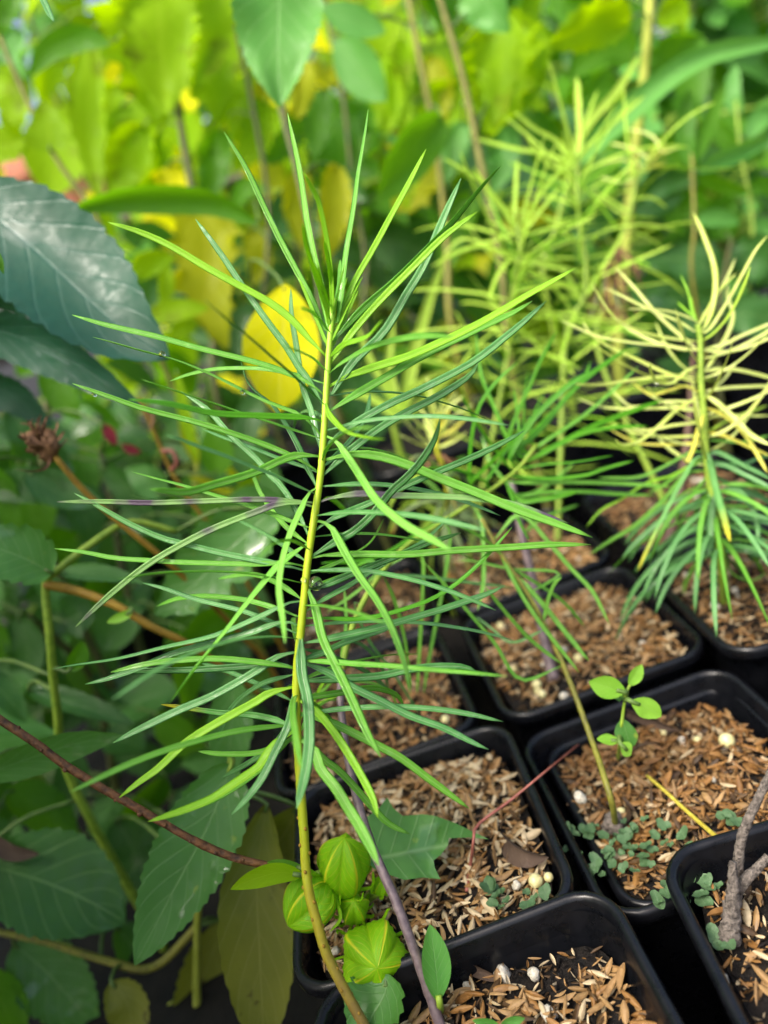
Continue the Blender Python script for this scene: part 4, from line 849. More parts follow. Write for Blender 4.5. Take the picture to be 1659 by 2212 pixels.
def bud(name, x, y, d, wpx, hpx, tipdir, open_=0.0, ribs=5, seed=1, bracts=9):
    """plump calyx with five pleated lobes meeting in a point; tipdir = direction of the point"""
    c0 = P(x, y, d); R = wpx*d/F/2; Lh = hpx*d/F; ax = tipdir.normalized()
    a = ax.orthogonal().normalized(); b = ax.cross(a); V = []; UV = []; Fc = []; nv, nu = 22, 60
    base = c0 - ax*Lh*.5
    r = random.Random(seed); ph = r.random()*6
    for i in range(nv+1):
        v = i/nv
        rad = R*max(.015, (max(1e-4, v)**.42*(1-v)**.60)/.507)
        for k in range(nu):
            th = 2*math.pi*k/nu
            lob = 1 - 4*abs((k*ribs/nu) % 1 - .5); lob = math.copysign(abs(lob)**1.3, lob)
            pl = 1 + .22*min(1, v*1.6)*lob + .03*math.cos(ribs*6*th + ph)*math.sin(math.pi*v)
            up = .10*Lh*max(0, lob)*math.sin(math.pi*min(1, v*1.1))*v
            V.append(base + ax*(Lh*v + up*.3) + (a*math.cos(th) + b*math.sin(th))*rad*pl); UV.append(((k*ribs/nu) % 1, v))
    for i in range(nv):
        for k in range(nu):
            k2 = (k+1) % nu; Fc.append((i*nu+k, i*nu+k2, (i+1)*nu+k2, (i+1)*nu+k))
    Fc.append(tuple(range(nu-1, -1, -1))); Fc.append(tuple(nv*nu+k for k in range(nu)))
    o = link('bud', mesh('bud', V, Fc, MT['bud'], UV), tw.e)
    # stalk to the twig
    _, sp = tw.near(x, y, d)
    st_ = tube('stalk', spline([sp, sp.lerp(base, .5) - ax*.004, base + ax*.002], 10), lambda t: .0011 + .0006*t, tw.e, MT['st_g'], 8)
    off = root_loc(o)
    for k in range(bracts):
        th = 2*math.pi*k/bracts + .3; u = a*math.cos(th) + b*math.sin(th)
        pts = [base + u*.0015, base + u*R*.75 + ax*Lh*.10, base + u*R*1.28 + ax*Lh*.22, base + u*R*(1.25+.2*r.random()) + ax*Lh*(.42+.12*r.random())]
        bo = narrow_leaf(pts, .0013, MT['bud'], None, r, .4, 10, name='bract'); bo.parent = o; bo.location = -root_loc(o)
    return o
bud('bud', 742, 1868, .222, 104, 150, UPV*.9 - FWD*.35 + RGT*.05, seed=2)
bud('bud', 668, 1955, .217, 108, 118, -RGT*.75 - FWD*.4 - UPV*.55, seed=3)
bud('bud', 765, 1962, .222, 62, 82, UPV*.6 - FWD*.6, seed=4, bracts=12)
bud('bud', 808, 2070, .212, 140, 120, -FWD*.95 + UPV*.22 + RGT*.12, seed=5)
bud('bud', 826, 1912, .226, 34, 52, UPV*.8 - FWD*.3 + RGT*.3, seed=6, bracts=5)
tw.blade([(655, 1890), (600, 1885), (545, 1900), (498, 1922)], 58, .209, 'lime', 'lance', .205, teeth=0, tilt=-.2)
tw.blade([(662, 1880), (620, 1868), (575, 1862)], 26, .211, 'grn', 'lance', teeth=0, tilt=.5)
def outline_leaf(px, d, tiltv, mat, parent, midrib, name='leaf', bend=.12):
    """blade traced as an outline, laid on a tilted, curved sheet"""
    cx = sum(p[0] for p in px)/len(px); cy = sum(p[1] for p in px)/len(px)
    bm = bmesh.new(); vs = []
    for i, p in enumerate(px):
        q = px[(i+1) % len(px)]; n = max(1, int(math.hypot(q[0]-p[0], q[1]-p[1])/14))
        for k in range(n): t = k/n; vs.append(bm.verts.new((p[0]+(q[0]-p[0])*t, p[1]+(q[1]-p[1])*t, 0)))
    bm.faces.new(vs); bmesh.ops.triangulate(bm, faces=bm.faces[:])
    for it in range(2):
        es = [e for e in bm.edges if not e.is_boundary and e.calc_length() > 18]
        if es: bmesh.ops.subdivide_edges(bm, edges=es, cuts=1); bmesh.ops.triangulate(bm, faces=bm.faces[:])
    (ax, ay), (bx, by) = midrib; L = math.hypot(bx-ax, by-ay); ux, uy = (bx-ax)/L, (by-ay)/L
    UV = []; V = []
    bm.verts.index_update()
    for v in bm.verts:
        x, y = v.co.x, v.co.y; s = ((x-ax)*ux + (y-ay)*uy)/L; t = (-(x-ax)*uy + (y-ay)*ux)/L
        dd = d + tiltv[0]*(x-cx)*d/F + tiltv[1]*(y-cy)*d/F + bend*abs(t)*L*d/F + .0016*mnoise.noise(Vector((x*.02, y*.02, 3)))
        V.append(P(x, y, dd)); UV.append((.5 + t*.8, s))
    Fc = [tuple(v.index for v in f.verts) for f in bm.faces]; bm.free()
    return link(name, mesh(name, V, Fc, MT[mat], UV), parent)
outline_leaf(T(Z13, [(690,560),(680,420),(700,330),(790,270),(850,190),(890,260),(950,310),(1080,300),(1160,310),(1300,360),(1400,410),(1510,462),(1380,450),(1250,455),(1245,500),(1200,560),(1150,600),(1160,650),(1195,720),(1080,710),(960,725),(860,690),(760,650)]),
   .232, (.15, -.5), 'mid', tw.e, T(Z13, [(700, 600), (1480, 455)]), bend=-.12)['label'] = 'dark green wet lobed leaf beside the buds'
tube('petiole', spline([tw.near(760, 1960)[1], P(765, 1920, .233), P(*T(Z13, [(720, 560)])[0], .2315)], 10), lambda t: .0009, tw.e, MT['st_g'], 7)
tw.blade([(840, 2105), (830, 2150), (800, 2200), (760, 2262)], 210, .205, 'mid', 'ovate', .198, tilt=.5, fold=.4, teeth=10, tooth=.1)
# small lance-leaved weed in front pot
bw = G(952, 2185, -.014)
wd_ = Bush('weed_seedling', 'small weed with one upright lance-shaped pale green leaf beside the purple-brown stem', 'plant', [[bw, P(950, 2170, .197), P(947, 2150, .197)]])
wd_.stem(0, .0011, .0009, MT['st_g'], 7)
wd_.blade([(948, 2165), (940, 2080), (930, 1998)], 64, .197, 'sage', 'ell', .2, teeth=0, tilt=.25, fold=.3, petiole=False)
wd_.blade([(947, 2160), (955, 2130), (962, 2090)], 26, .199, 'sage', 'lance', .2, teeth=0, tilt=-.6, petiole=False)
bw = G(1075, 2240, -.014)
wd2 = Bush('weed_seedling', 'low pale green weed leaf lying on the sparse husk soil', 'plant', [[bw, P(1078, 2232, .188), P(1080, 2225, .187)]])
wd2.stem(0, .0011, .0009, MT['st_g'], 7); wd2.blade([(1080, 2228), (1060, 2212), (1020, 2205)], 36, .187, 'sage', 'ovate', teeth=0, tilt=-.6, petiole=False); wd2.blade([(1080, 2228), (1100, 2208), (1135, 2200)], 34, .187, 'sage', 'ovate', teeth=0, tilt=.6, petiole=False)
# ---- round-leaved seedling
bs = G(*T(Z22, [(690, 1600)])[0], -.0185)
sd_ = Bush('seedling', 'small bright green round-leaved seedling growing from orange husks', 'plant', [[bs] + [P(*T(Z22, [q])[0], d) for (*q, d) in [(705, 1420, .246), (722, 1290, .243), (738, 1180, .241), (765, 1120, .241)]]])
sd_.stem(0, .0007, .0005, MT['st_g'], 7)
for (pts, w, d, mt, tl) in [([(735,1170),(640,1140),(500,1100)],118,.238,'seed',-.3),([(758,1130),(800,1060),(845,990)],72,.242,'seed',.5),([(770,1225),(860,1260),(968,1330)],112,.238,'seed',.3),([(715,1340),(740,1430),(775,1530)],112,.243,'mid',.3),([(740,1180),(690,1170),(640,1190)],90,.245,'mid',-.2),([(700,1480),(640,1480),(550,1470)],64,.243,'seed',.6),([(700,1500),(730,1530),(775,1575)],80,.24,'seed',-.5)]:
    sd_.blade(T(Z22, pts), w/3*1.3, d, mt, 'ell', teeth=0, tilt=tl, fold=.2, wave=.03)

# ------------------------------------------------------------------ odds and ends in the pots
b = G(1590, 1965, -.0105)
wc = Plant('woody_cutting', 'thick grey-brown woody cutting with a broken stub in the husk pot', 'plant', [[b, P(1592, 1915, .2), P(1596, 1850, .198), P(1605, 1800, .197), P(1635, 1730, .196), P(1668, 1665, .196), P(1720, 1560, .2)], [G(1575, 2035, -.010), P(1580, 1965, .194), P(1583, 1925, .193), P(1583, 1862, .193)], [P(1588, 1930, .197), P(1615, 1895, .195), P(1632, 1880, .195), P(1660, 1850, .195)]])
wc.stem(0, .0015, .0009, MT['bark'], 18, .30); wc.stem(1, .0028, .0009, MT['bark'], 18, .40, 'stub'); wc.stem(2, .0016, .0011, MT['bark'], 10, .16, 'stub')
o = tube('red_twig', spline([G(1008, 1925, -.006), G(1016, 1870, -.0045), P(1023, 1819, .226), P(1032, 1782, .232), P(1106, 1726, .236), P(1180, 1665, .240), G(1250, 1608, -.011)], 30), lambda t: .0006 - .0003*t, None, MT['st_rd'], 7, .2); tag(o, 'thin bent reddish twig lying across two husk pots', 'twig')
o = tube('straw', spline([G(1398, 1676, -.0155), G(1440, 1712, -.0145), G(1490, 1758, -.013), G(1556, 1815, -.006)], 20), lambda t: .0006+.0002*t, None, MT['straw'], 7, .15); tag(o, 'yellow dry straw lying on the orange husks', 'straw')
r = random.Random(5)
def litter(label, pts, w, mat, z, **k):
    o = broad_leaf([G(x, y, zz) for (x, y, zz) in pts], w, MT[mat], None, r, 'lance', teeth=0, **k); o.name = 'dead_leaf'; tag(o, label, 'dead leaf')
litter('curled dark brown dead leaf on the pale husks beside the lobed leaf', [(1085, 1805, -.005), (1130, 1840, -.0025), (1185, 1855, -.005)], .010, 'deadleaf', 0, tilt=.8, fold=.9)
litter('dark brown dead leaf in the nested pot beside the orange husks', [(1330, 1525, -.0165), (1400, 1550, -.0145), (1470, 1580, -.0165)], .007, 'deadleaf', 0, tilt=.9, fold=.8)
litter('pale brown strip of bark on the sparse soil beside the lance-leaved weed', [(1000, 2085, -.012), (1040, 2100, -.0105), (1085, 2120, -.0125)], .004, 'deadleaf', 0, tilt=.4, fold=.8)
def liverwort(label, spots, z, seed):
    r = random.Random(seed); V = []; Fc = []; UV = []
    for (x, y, rad, n) in spots:
        c = G(x, y, z)
        for k in range(n):
            a = r.random()*6.28; q = c + Vector((r.gauss(0, rad), r.gauss(0, rad*.8), r.uniform(.0008, .003))); R = r.uniform(.0010, .0022); t1, t2 = r.gauss(0, .35), r.gauss(0, .35)
            off = len(V); m = 14; V.append(q); UV.append((.5, .5))
            for ring in (.55, 1):
                for j in range(m):
                    th = 6.283*j/m; lob = 1 + .16*math.cos(2*th + a) + .10*math.cos(3*th + 2*a)
                    dx, dy = R*ring*lob*math.cos(th), R*ring*lob*math.sin(th)
                    V.append(q + Vector((dx, dy, dx*t1 + dy*t2 + (.0003*math.sin(4*th+a) + .0004 if ring == 1 else 0)))); UV.append((.5+.5*ring*math.cos(th), .5+.5*ring*math.sin(th)))
            for j in range(m):
                j2 = (j+1) % m; Fc.append((off, off+1+j, off+1+j2)); Fc.append((off+1+j, off+1+m+j, off+1+m+j2, off+1+j2))
    o = link('liverwort', mesh('liverwort', V, Fc, MT['liver'], UV)); tag(o, label, 'liverwort', kind='stuff')
liverwort('grey-green liverwort lobes on the husks around the olive stem foot', [(1225, 1800, .002, 5), (1300, 1820, .004, 8), (1370, 1815, .004, 10), (1440, 1815, .004, 8), (1320, 1880, .005, 12), (1345, 1860, .004, 8), (1575, 1775, .003, 6), (1280, 1870, .003, 6)], -.0165, 1)
liverwort('grey-green liverwort lobes in the woody cutting pot', [(1460, 1920, .002, 5), (1475, 1940, .003, 7), (1520, 1935, .003, 5), (1565, 2030, .002, 5)], -.0095, 2)
liverwort('tiny liverwort patches on the pale husks under the buds', [(1080, 1955, .002, 5), (1150, 1945, .002, 4), (1062, 1930, .0015, 4)], -.0065, 3)
# water drops
def drop(label, x, y, d, rr, stretch=1.15):
    bm = bmesh.new(); bmesh.ops.create_icosphere(bm, subdivisions=3, radius=rr)
    for v in bm.verts: v.co.z *= stretch*(1.0 if v.co.z < 0 else .9)
    me = bpy.data.meshes.new('water_drop'); bm.to_mesh(me); bm.free(); me.materials.append(MT['water']); me.polygons.foreach_set('use_smooth', [True]*len(me.polygons))
    o = bpy.data.objects.new('water_drop', me); COL.objects.link(o); o.location = P(x, y, d); tag(o, label, 'water drop')
drop('large clear water drop caught in a leaf axil of the yellow-green stem', 682, 1260, .2005, .0019)
drop('tiny water drop hanging under a long leaf near its dried tip', 204, 851, .2025, .0007); drop('tiny water drop on top of a long leaf with a yellow tip', 350, 765, .2, .0009)
drop('tiny water drop on the stem below the leaf axil with the large drop', 655, 1252, .198, .0007); drop('tiny water drop under a long leaf in front of the broad yellow leaf', 524, 847, .2, .0007)
drop('tiny water drop hanging from a curled pale yellow leaf', *T(Z2, [(605, 968)])[0], .287, .0008)

# ------------------------------------------------------------------ background broad-leaved plants
def stemline(pts, d): return [P(x, y, d) for (x, y) in pts]
def bush(label, lines, d, mats, radii, leaves, name='broad_leaf_plant', stemmat='st_pet'):
    first = P(*lines[0][0], d if not isinstance(d, list) else d[0])
    L = []
    for i, ln in enumerate(lines):
        dd = d[i] if isinstance(d, list) else d
        q = stemline(ln, dd); q = [root_under(q[0])] + q; L.append(q)
    b = Bush(name, label, 'plant', L)
    for i in range(len(L)): b.stem(i, radii[i]*.78, radii[i]*.55, MT[mats[i]], 9, .1)
    for a in leaves:
        if a.get('teeth') != 0: a = {**dict(teeth=9, tooth=.17, wave=.13, fold=.3), **a}
        b.blade(stemmat=stemmat, **a)
    return b
def Lf(pts, w, d, mat, shape='ovate', **k): return dict(pts=pts, w=w, d=d, mat=mat, shape=shape, **k)
bush('yellow-green broad-leaved plant with hanging leaves behind the dark olive stem', [[(480,900),(462,700),(440,540),(410,380),(385,230),(370,60),(350,-120)], [(560,820),(575,600),(578,420),(540,200),(500,20)]], [.56, .56], ['st_dk','st_dk'], [.0046, .003],
 [Lf([(340,-60),(345,60),(352,160),(360,248)], 250, .50, 'lime', tilt=.15, teeth=12), Lf([(450,-80),(440,60),(420,200)], 190, .54, 'lime', tilt=-.3, teeth=12), Lf([(200,60),(190,220),(215,440)], 110, .58, 'lime', 'lance', tilt=.3),
  Lf([(240,95),(170,85),(105,110),(65,165)], 74, .50, 'grn', 'lance', tilt=.3, teeth=0), Lf([(560,485),(450,432),(300,425),(200,440),(130,466)], 88, .44, 'grn', 'lance', tilt=-.5, teeth=0, fold=.5),
  Lf([(310,270),(280,340),(240,440)], 140, .58, 'lime', tilt=.3), Lf([(340,290),(330,360),(300,440)], 120, .6, 'lime', tilt=-.4), Lf([(360,360),(365,390),(360,420)], 84, .58, 'yel', 'ell'), Lf([(440,450),(450,600),(487,755)], 160, .52, 'oly', tilt=.2),
  Lf([(400,440),(440,520),(470,600)], 110, .56, 'yel', tilt=-.3), Lf([(290,600),(320,570),(380,555)], 80, .50, 'lime'), Lf([(355,560),(360,620),(350,690)], 50, .52, 'lime', 'lance'), Lf([(318,685),(380,672),(452,664)], 72, .48, 'lime', tilt=-.4, teeth=0),
  Lf([(615,612),(612,700),(605,800),(600,892)], 165, .345, 'yel', 'ell', tilt=.1, teeth=0, fold=.15), Lf([(500,60),(520,160),(500,300)], 120, .6, 'lime', tilt=.4), Lf([(250,180),(230,260),(180,330)], 120, .62, 'lime', tilt=.2),
  Lf([(480,280),(460,380),(430,450)], 110, .62, 'grn', tilt=.2), Lf([(540,500),(560,560),(545,620)], 90, .60, 'oly'), Lf([(420,640),(400,700),(360,740)], 80, .62, 'lime'), Lf([(300,120),(260,200),(270,280)], 110, .65, 'yel', tilt=.5),
  Lf([(330,-40),(320,100),(345,255)], 300, .545, 'lime', 'lobed', tilt=-.1, teeth=12, tooth=.2), Lf([(520,10),(470,130),(470,260)], 230, .58, 'lime', 'lobed', tilt=.2, teeth=12, tooth=.2), Lf([(260,230),(300,330),(290,430)], 230, .6, 'lime', 'lobed', tilt=.2, teeth=10, tooth=.2), Lf([(460,420),(440,560),(470,740)], 210, .55, 'oly', 'lobed', tilt=.1, teeth=12, tooth=.2)])
bush('lime broad-leaved plant with a small spade-shaped leaf beside the terracotta pot', [[(250,560),(190,440),(120,340),(60,220),(0,80)]], .47, ['st_tan'], [.0026],
 [Lf([(108,325),(102,270),(92,212)], 104, .45, 'lime', 'heart', tilt=-.2, teeth=0), Lf([(60,300),(20,310),(-50,340)], 110, .5, 'lime', tilt=.3), Lf([(-10,150),(30,210),(20,300)], 120, .52, 'lime', tilt=.3), Lf([(40,60),(20,120),(60,190)], 90, .55, 'sage', tilt=.4), Lf([(0,-60),(10,10),(-20,70)], 110, .45, 'grn', tilt=.2)])
tl = Plant('hanging_leaf', 'single thin blue-green leaf tip hanging in at the top over the lime leaves', 'leaf', [[P(40, -330, .2), P(50, -200, .2), P(60, -90, .2)]])
tl.stem(0, .001, .0008, MT['st_g']); tl.leaf([(60, -90), (85, -20), (105, 25), (117, 47)], 18, 'b', 0)
bush('broad-leaved plant with a large serrated grey-green leaf hanging over the tip of the tall plant', [[(700,800),(690,620),(650,400),(600,200),(560,-20),(545,-220)]], .50, ['st_dk'], [.0036],
 [Lf([(600,-130),(602,-20),(600,110),(604,228)], 275, .36, 'sage', tilt=.1, teeth=18, tooth=.06, fold=.2), Lf([(650,120),(655,180),(640,260)], 80, .5, 'oly', 'lance'), Lf([(700,190),(690,270),(680,345)], 110, .52, 'grn', tilt=.2), Lf([(725,355),(722,450),(708,565)], 110, .52, 'oly', tilt=-.2),
  Lf([(650,360),(640,450),(655,540)], 90, .6, 'oly'), Lf([(560,210),(550,300),(500,380)], 110, .6, 'lime', tilt=.3), Lf([(660,250),(600,330),(560,350)], 80, .62, 'grn')])
bush('broad-leaved plant with sage and dark hanging leaves between two brown stems', [[(985,760),(965,520),(940,300),(905,120),(880,-20),(860,-150)], [(800,760),(790,560),(760,380),(740,200),(700,0)]], [.56, .6], ['st_gb','st_dk'], [.0040, .003],
 [Lf([(722,82),(770,140),(832,218)], 96, .52, 'sage', 'ell', tilt=.2, teeth=0), Lf([(690,15),(760,45),(834,68)], 66, .52, 'sage', 'ell', teeth=0, tilt=-.3), Lf([(955,250),(890,330),(815,440)], 140, .50, 'grn', tilt=-.3, teeth=0), Lf([(880,340),(870,400),(880,450)], 110, .55, 'lime'),
  Lf([(820,120),(850,220),(830,300)], 90, .62, 'lime', tilt=.2), Lf([(870,80),(860,200),(890,330)], 90, .62, 'lime', tilt=-.3), Lf([(770,200),(790,280),(770,360)], 90, .62, 'grn', tilt=.4), Lf([(930,120),(950,210),(935,300)], 90, .62, 'oly'), Lf([(760,330),(750,420),(780,500)], 90, .64, 'grn'),
  Lf([(900,430),(920,500),(890,570)], 100, .66, 'grn', tilt=.4), Lf([(840,480),(810,560),(830,640)], 90, .66, 'dk'),
  Lf([(860,40),(830,160),(800,300)], 230, .64, 'lime', 'lobed', tilt=.2, teeth=12, tooth=.2), Lf([(700,220),(740,330),(720,470)], 220, .62, 'grn', 'lobed', tilt=-.1, teeth=12, tooth=.2), Lf([(930,260),(900,380),(860,470)], 200, .6, 'oly', 'lobed', tilt=.1, teeth=12, tooth=.2)])
bush('broad-leaved plant on a curved tan stem with lime hanging leaves', [[(1110,820),(1085,600),(1060,450),(1036,340),(1005,190),(975,80),(940,-40),(915,-160)]], .50, ['st_tan'], [.0038],
 [Lf([(1010,-70),(1050,0),(1095,68)], 170, .47, 'sage', tilt=.3), Lf([(1085,20),(1080,140),(1070,275)], 150, .52, 'lime', tilt=.2), Lf([(1150,60),(1140,160),(1110,260)], 120, .56, 'lime', tilt=-.2), Lf([(1000,260),(980,330),(960,400)], 90, .58, 'sage', tilt=.2), Lf([(1100,270),(1080,360),(1040,430)], 110, .6, 'sage'),
  Lf([(1020,420),(980,500),(960,600)], 110, .58, 'grn', tilt=.2), Lf([(1150,240),(1180,320),(1170,420)], 110, .6, 'grn', tilt=.2),
  Lf([(1080,30),(1085,150),(1060,290)], 230, .56, 'lime', 'lobed', tilt=.1, teeth=12, tooth=.2), Lf([(1000,180),(960,280),(985,390)], 170, .62, 'lime', 'lobed', tilt=.3, teeth=12, tooth=.2)])
bush('broad-leaved plant with a thick pale yellow stem behind the wide blue-green blade', [[(1340,820),(1350,560),(1372,330),(1388,190),(1402,40),(1412,-130)]], .52, ['st_yt'], [.0058],
 [Lf([(1368,40),(1290,50),(1185,100)], 150, .50, 'lime', tilt=-.2, teeth=8), Lf([(1375,120),(1310,110),(1225,170)], 130, .52, 'grn', tilt=.4, teeth=0, fold=.5), Lf([(1400,150),(1450,110),(1520,82)], 100, .54, 'grn', tilt=.2), Lf([(1330,160),(1290,200),(1240,230)], 110, .58, 'grn'), Lf([(1420,60),(1460,20),(1480,70)], 80, .6, 'lime'),
  Lf([(1300,20),(1230,10),(1180,-40)], 110, .58, 'grn'), Lf([(1400,300),(1450,330),(1500,320)], 90, .6, 'grn'), Lf([(1340,420),(1420,440),(1480,420)], 100, .6, 'dk'), Lf([(1330,480),(1260,480),(1180,520)], 120, .6, 'dk')])
bush('wide blue-green arching blade leaf reaching over the feathery plants', [[(1180,640),(1200,500),(1232,380)]], .50, ['st_g'], [.003],
 [Lf([(1235,365),(1310,290),(1390,216),(1470,152),(1560,112),(1720,84)], 66, .49, 'sage', 'strap', teeth=0, tilt=-.3, fold=.5), Lf([(1232,380),(1260,280),(1330,200),(1380,120)], 26, .5, 'x', 'strap', teeth=0)], name='blade_leaf_plant')
bush('bushy plant with whorls of bright green pointed leaves at the far right', [[(1500,640),(1500,500),(1497,400),(1494,320)], [(1620,700),(1625,480),(1600,330),(1590,220)]], [.50, .55], ['st_gb','st_g'], [.0022, .0022],
 [Lf([(1496,366),(1480,290),(1488,188)], 56, .50, 'grn', 'lance', teeth=0), Lf([(1498,360),(1530,270),(1568,168)], 46, .50, 'grn', 'lance', teeth=0, tilt=.3), Lf([(1500,372),(1570,340),(1672,300)], 52, .49, 'sage', 'lance', teeth=0, tilt=.3), Lf([(1500,380),(1560,400),(1620,418)], 44, .50, 'grn', 'lance', teeth=0, tilt=.5), Lf([(1494,370),(1450,330),(1395,300)], 54, .51, 'grn', 'lance', teeth=0),
  Lf([(1494,380),(1440,400),(1390,440)], 50, .51, 'dk', 'lance', teeth=0), Lf([(1600,250),(1580,200),(1590,140)], 50, .56, 'sage', 'lance', teeth=0), Lf([(1610,300),(1650,250),(1690,240)], 56, .56, 'sage', 'lance', teeth=0), Lf([(1610,340),(1560,290),(1530,240)], 50, .56, 'grn', 'lance', teeth=0),
  Lf([(1610,420),(1650,400),(1700,420)], 54, .55, 'grn', 'lance', teeth=0), Lf([(1600,440),(1540,460),(1490,500)], 60, .56, 'grn', 'lance', teeth=0), Lf([(1620,480),(1660,500),(1690,560)], 60, .55, 'sage', 'lance', teeth=0), Lf([(1500,480),(1540,470),(1600,480)], 50, .5, 'sage', 'lance', teeth=0)], name='whorled_plant')
bush('dark green broad-leaved plant directly behind the pale yellow plant', [[(1560,900),(1550,760),(1560,620),(1580,520)]], .52, ['st_dk'], [.003],
 [Lf([(1560,600),(1480,560),(1380,560)], 150, .52, 'dk', tilt=.3), Lf([(1570,560),(1620,560),(1720,600)], 150, .53, 'dk', tilt=-.3), Lf([(1560,680),(1620,680),(1720,700)], 140, .5, 'dk', tilt=-.2), Lf([(1550,700),(1480,690),(1400,640)], 140, .52, 'dk', tilt=.4), Lf([(1555,760),(1480,790),(1420,780)], 110, .53, 'dk', tilt=.5), Lf([(1560,760),(1620,790),(1700,780)], 110, .53, 'grn', tilt=.2),
  Lf([(1570,520),(1560,470),(1580,420)], 110, .56, 'grn'), Lf([(1560,640),(1440,620),(1300,640)], 120, .58, 'dk'), Lf([(1550,780),(1430,740),(1300,760)], 110, .6, 'dk')])
# strappy pale leaves low behind the middle
pc = Bush('strappy_plant', 'pale strap-leaved tuft behind the tall green plant, beside the broad yellow leaf', 'plant', [[root_under(P(860, 960, .5)), P(860, 960, .5), P(865, 880, .5)]])
pc.stem(0, .003, .002, MT['st_g'])
for (pts, w) in [([(868,900),(890,780),(930,640),(960,560)], 34), ([(868,905),(840,800),(850,690)], 26), ([(870,910),(960,820),(1060,760)], 24), ([(866,910),(800,860),(740,850)], 24), ([(866,905),(900,830),(990,790)], 20), ([(868,900),(800,780),(770,700)], 22)]:
    pc.blade(pts, w, .48, 'x', 'strap', teeth=0, tilt=.3)
# left-middle: yellow pieces and leaves between stems
bush('yellowing strap leaves standing by the tall pot with bluish sheen', [[(440,1130),(425,1000),(400,880)]], .46, ['st_yt'], [.0022],
 [Lf([(395,880),(410,950),(428,1005)], 46, .45, 'oly', 'lance', teeth=0), Lf([(380,800),(402,900),(426,1000)], 40, .44, 'lime', 'lance', teeth=0, tilt=.4), Lf([(440,940),(470,990),(520,1040)], 30, .44, 'yel', 'lance', teeth=0), Lf([(400,1020),(460,1050),(540,1080)], 26, .44, 'oly', 'lance', teeth=0), Lf([(500,1080),(540,1040),(560,1000)], 40, .45, 'lime', 'lance', teeth=0), Lf([(480,1100),(540,1110),(590,1140)], 34, .45, 'oly', 'lance', teeth=0)])

# ------------------------------------------------------------------ far background: more plants, bench, terracotta pot
def far_plant(x, d, ybot, ytop, label, mats, n, seed, lw=.09, spread=.13):
    r = random.Random(seed)
    top = P(x, ytop, d); bot = Vector((top.x + .02, top.y, -.088))
    ln = [Vector((bot.x + (top.x-bot.x)*t + .02*math.sin(t*5+seed), bot.y + .02*math.cos(t*4), bot.z + (top.z-bot.z)*t)) for t in (0, .25, .5, .75, 1)]
    b = Bush('leafy_shrub', label, 'shrub', [ln]); b.stem(0, .004, .002, MT['st_dk'], 8)
    for k in range(n):
        t = r.random()**.8; p = b.stems[0][int((.12+.88*t)*(len(b.stems[0])-1))]
        a = r.random()*6.283; out = Vector((math.cos(a), math.sin(a), r.uniform(-.1, .5))).normalized()
        q = p + out*spread*r.uniform(.3, 1.1); L = lw*r.uniform(.7, 1.4)
        dn = (out*.55 + Vector((r.uniform(-.4, .4), r.uniform(-.4, .4), -.55 + r.uniform(-.3, .4)))).normalized()
        broad_leaf([q, q + dn*L*.5 + Vector((0, 0, .01)), q + dn*L], L*r.uniform(.45, .75), MT[r.choice(mats)], b.e, r, r.choice(('ovate', 'ovate', 'ell', 'lance')), teeth=0, tilt=r.uniform(-.8, .8), nu=4, fold=.3, face=.6)
        tube('petiole', [p, p.lerp(q, .5) + Vector((0, 0, .01)), q], lambda s: .0012, b.e, MT['st_g'], 5)
far = [(40,.95,0,40,'lime and sage leafy shrub at the far left edge',('lime','lime','sage','yel'),46), (260,.85,0,-60,'lime leafy shrub behind the dark olive stem',('lime','lime','lime','yel'),60), (480,.9,0,-80,'yellow-green leafy shrub behind the hanging lime leaves',('lime','lime','oly'),64),
  (700,.85,0,-60,'olive-green leafy shrub behind the grey-green serrated leaf',('lime','oly','lime'),60), (900,.9,0,-80,'green leafy shrub behind the two brown stems',('lime','lime','grn','sage'),60), (1080,.95,0,-100,'lime leafy shrub behind the curved tan stem',('lime','grn','sage'),60),
  (1260,.9,0,-120,'green leafy shrub behind the thick pale yellow stem',('grn','grn','sage','dk'),60), (1430,.95,0,-120,'sage leafy shrub behind the wide blue-green blade',('sage','grn','dk'),60), (1620,.9,0,-120,'bluish green leafy shrub at the far right edge',('sage','dk','grn'),60),
  (1180,.75,0,330,'dark leafy shrub low behind the feathery plants',('dk','grn'),46), (1450,.75,0,260,'dark leafy shrub low behind the whorled plant',('dk','grn','sage'),46), (760,.72,0,420,'dark green shrub low behind the tip of the tall green plant',('dk','dk','grn'),60),
  (620,.66,0,520,'shaded dark shrub low behind the broad yellow leaf',('dk','dk','grn'),46), (200,.7,0,560,'dark shrub low behind the large wet serrated leaves',('dk','grn'),40), (-20,.62,0,900,'dark shrub low at the left edge behind the dried seed head',('dk','dk','grn'),40), (140,.6,0,1150,'dark shrub low behind the thick yellow-green stems',('dk','dk','mid'),40), (330,.62,0,1000,'dark shrub low behind the thin orange stem',('dk','dk','mid'),30)]
far += [(-60,1.5,0,-250,'pale shrub far behind the spade-shaped leaf',('sage','lime','grn'),90), (180,1.6,0,-300,'tall green shrub far behind the hanging lime leaves',('grn','sage','lime'),100), (520,1.6,0,-300,'tall olive shrub far behind the serrated grey-green leaf',('grn','oly','dk'),100), (900,1.6,0,-300,'tall green shrub far behind the curved tan stem',('grn','dk','lime'),100), (1500,1.6,0,-300,'tall dark green shrub far behind the whorled plant',('grn','dk','sage'),100)]
for i, (x, d, yb, yt, lb_, ms, n) in enumerate(far): far_plant(x, d, yb, yt, lb_, ms, n, 40+i, lw=.13 if d > 1.2 else .085 if d > .8 else .06, spread=.26 if d > 1.2 else .13 if d > .8 else .09)
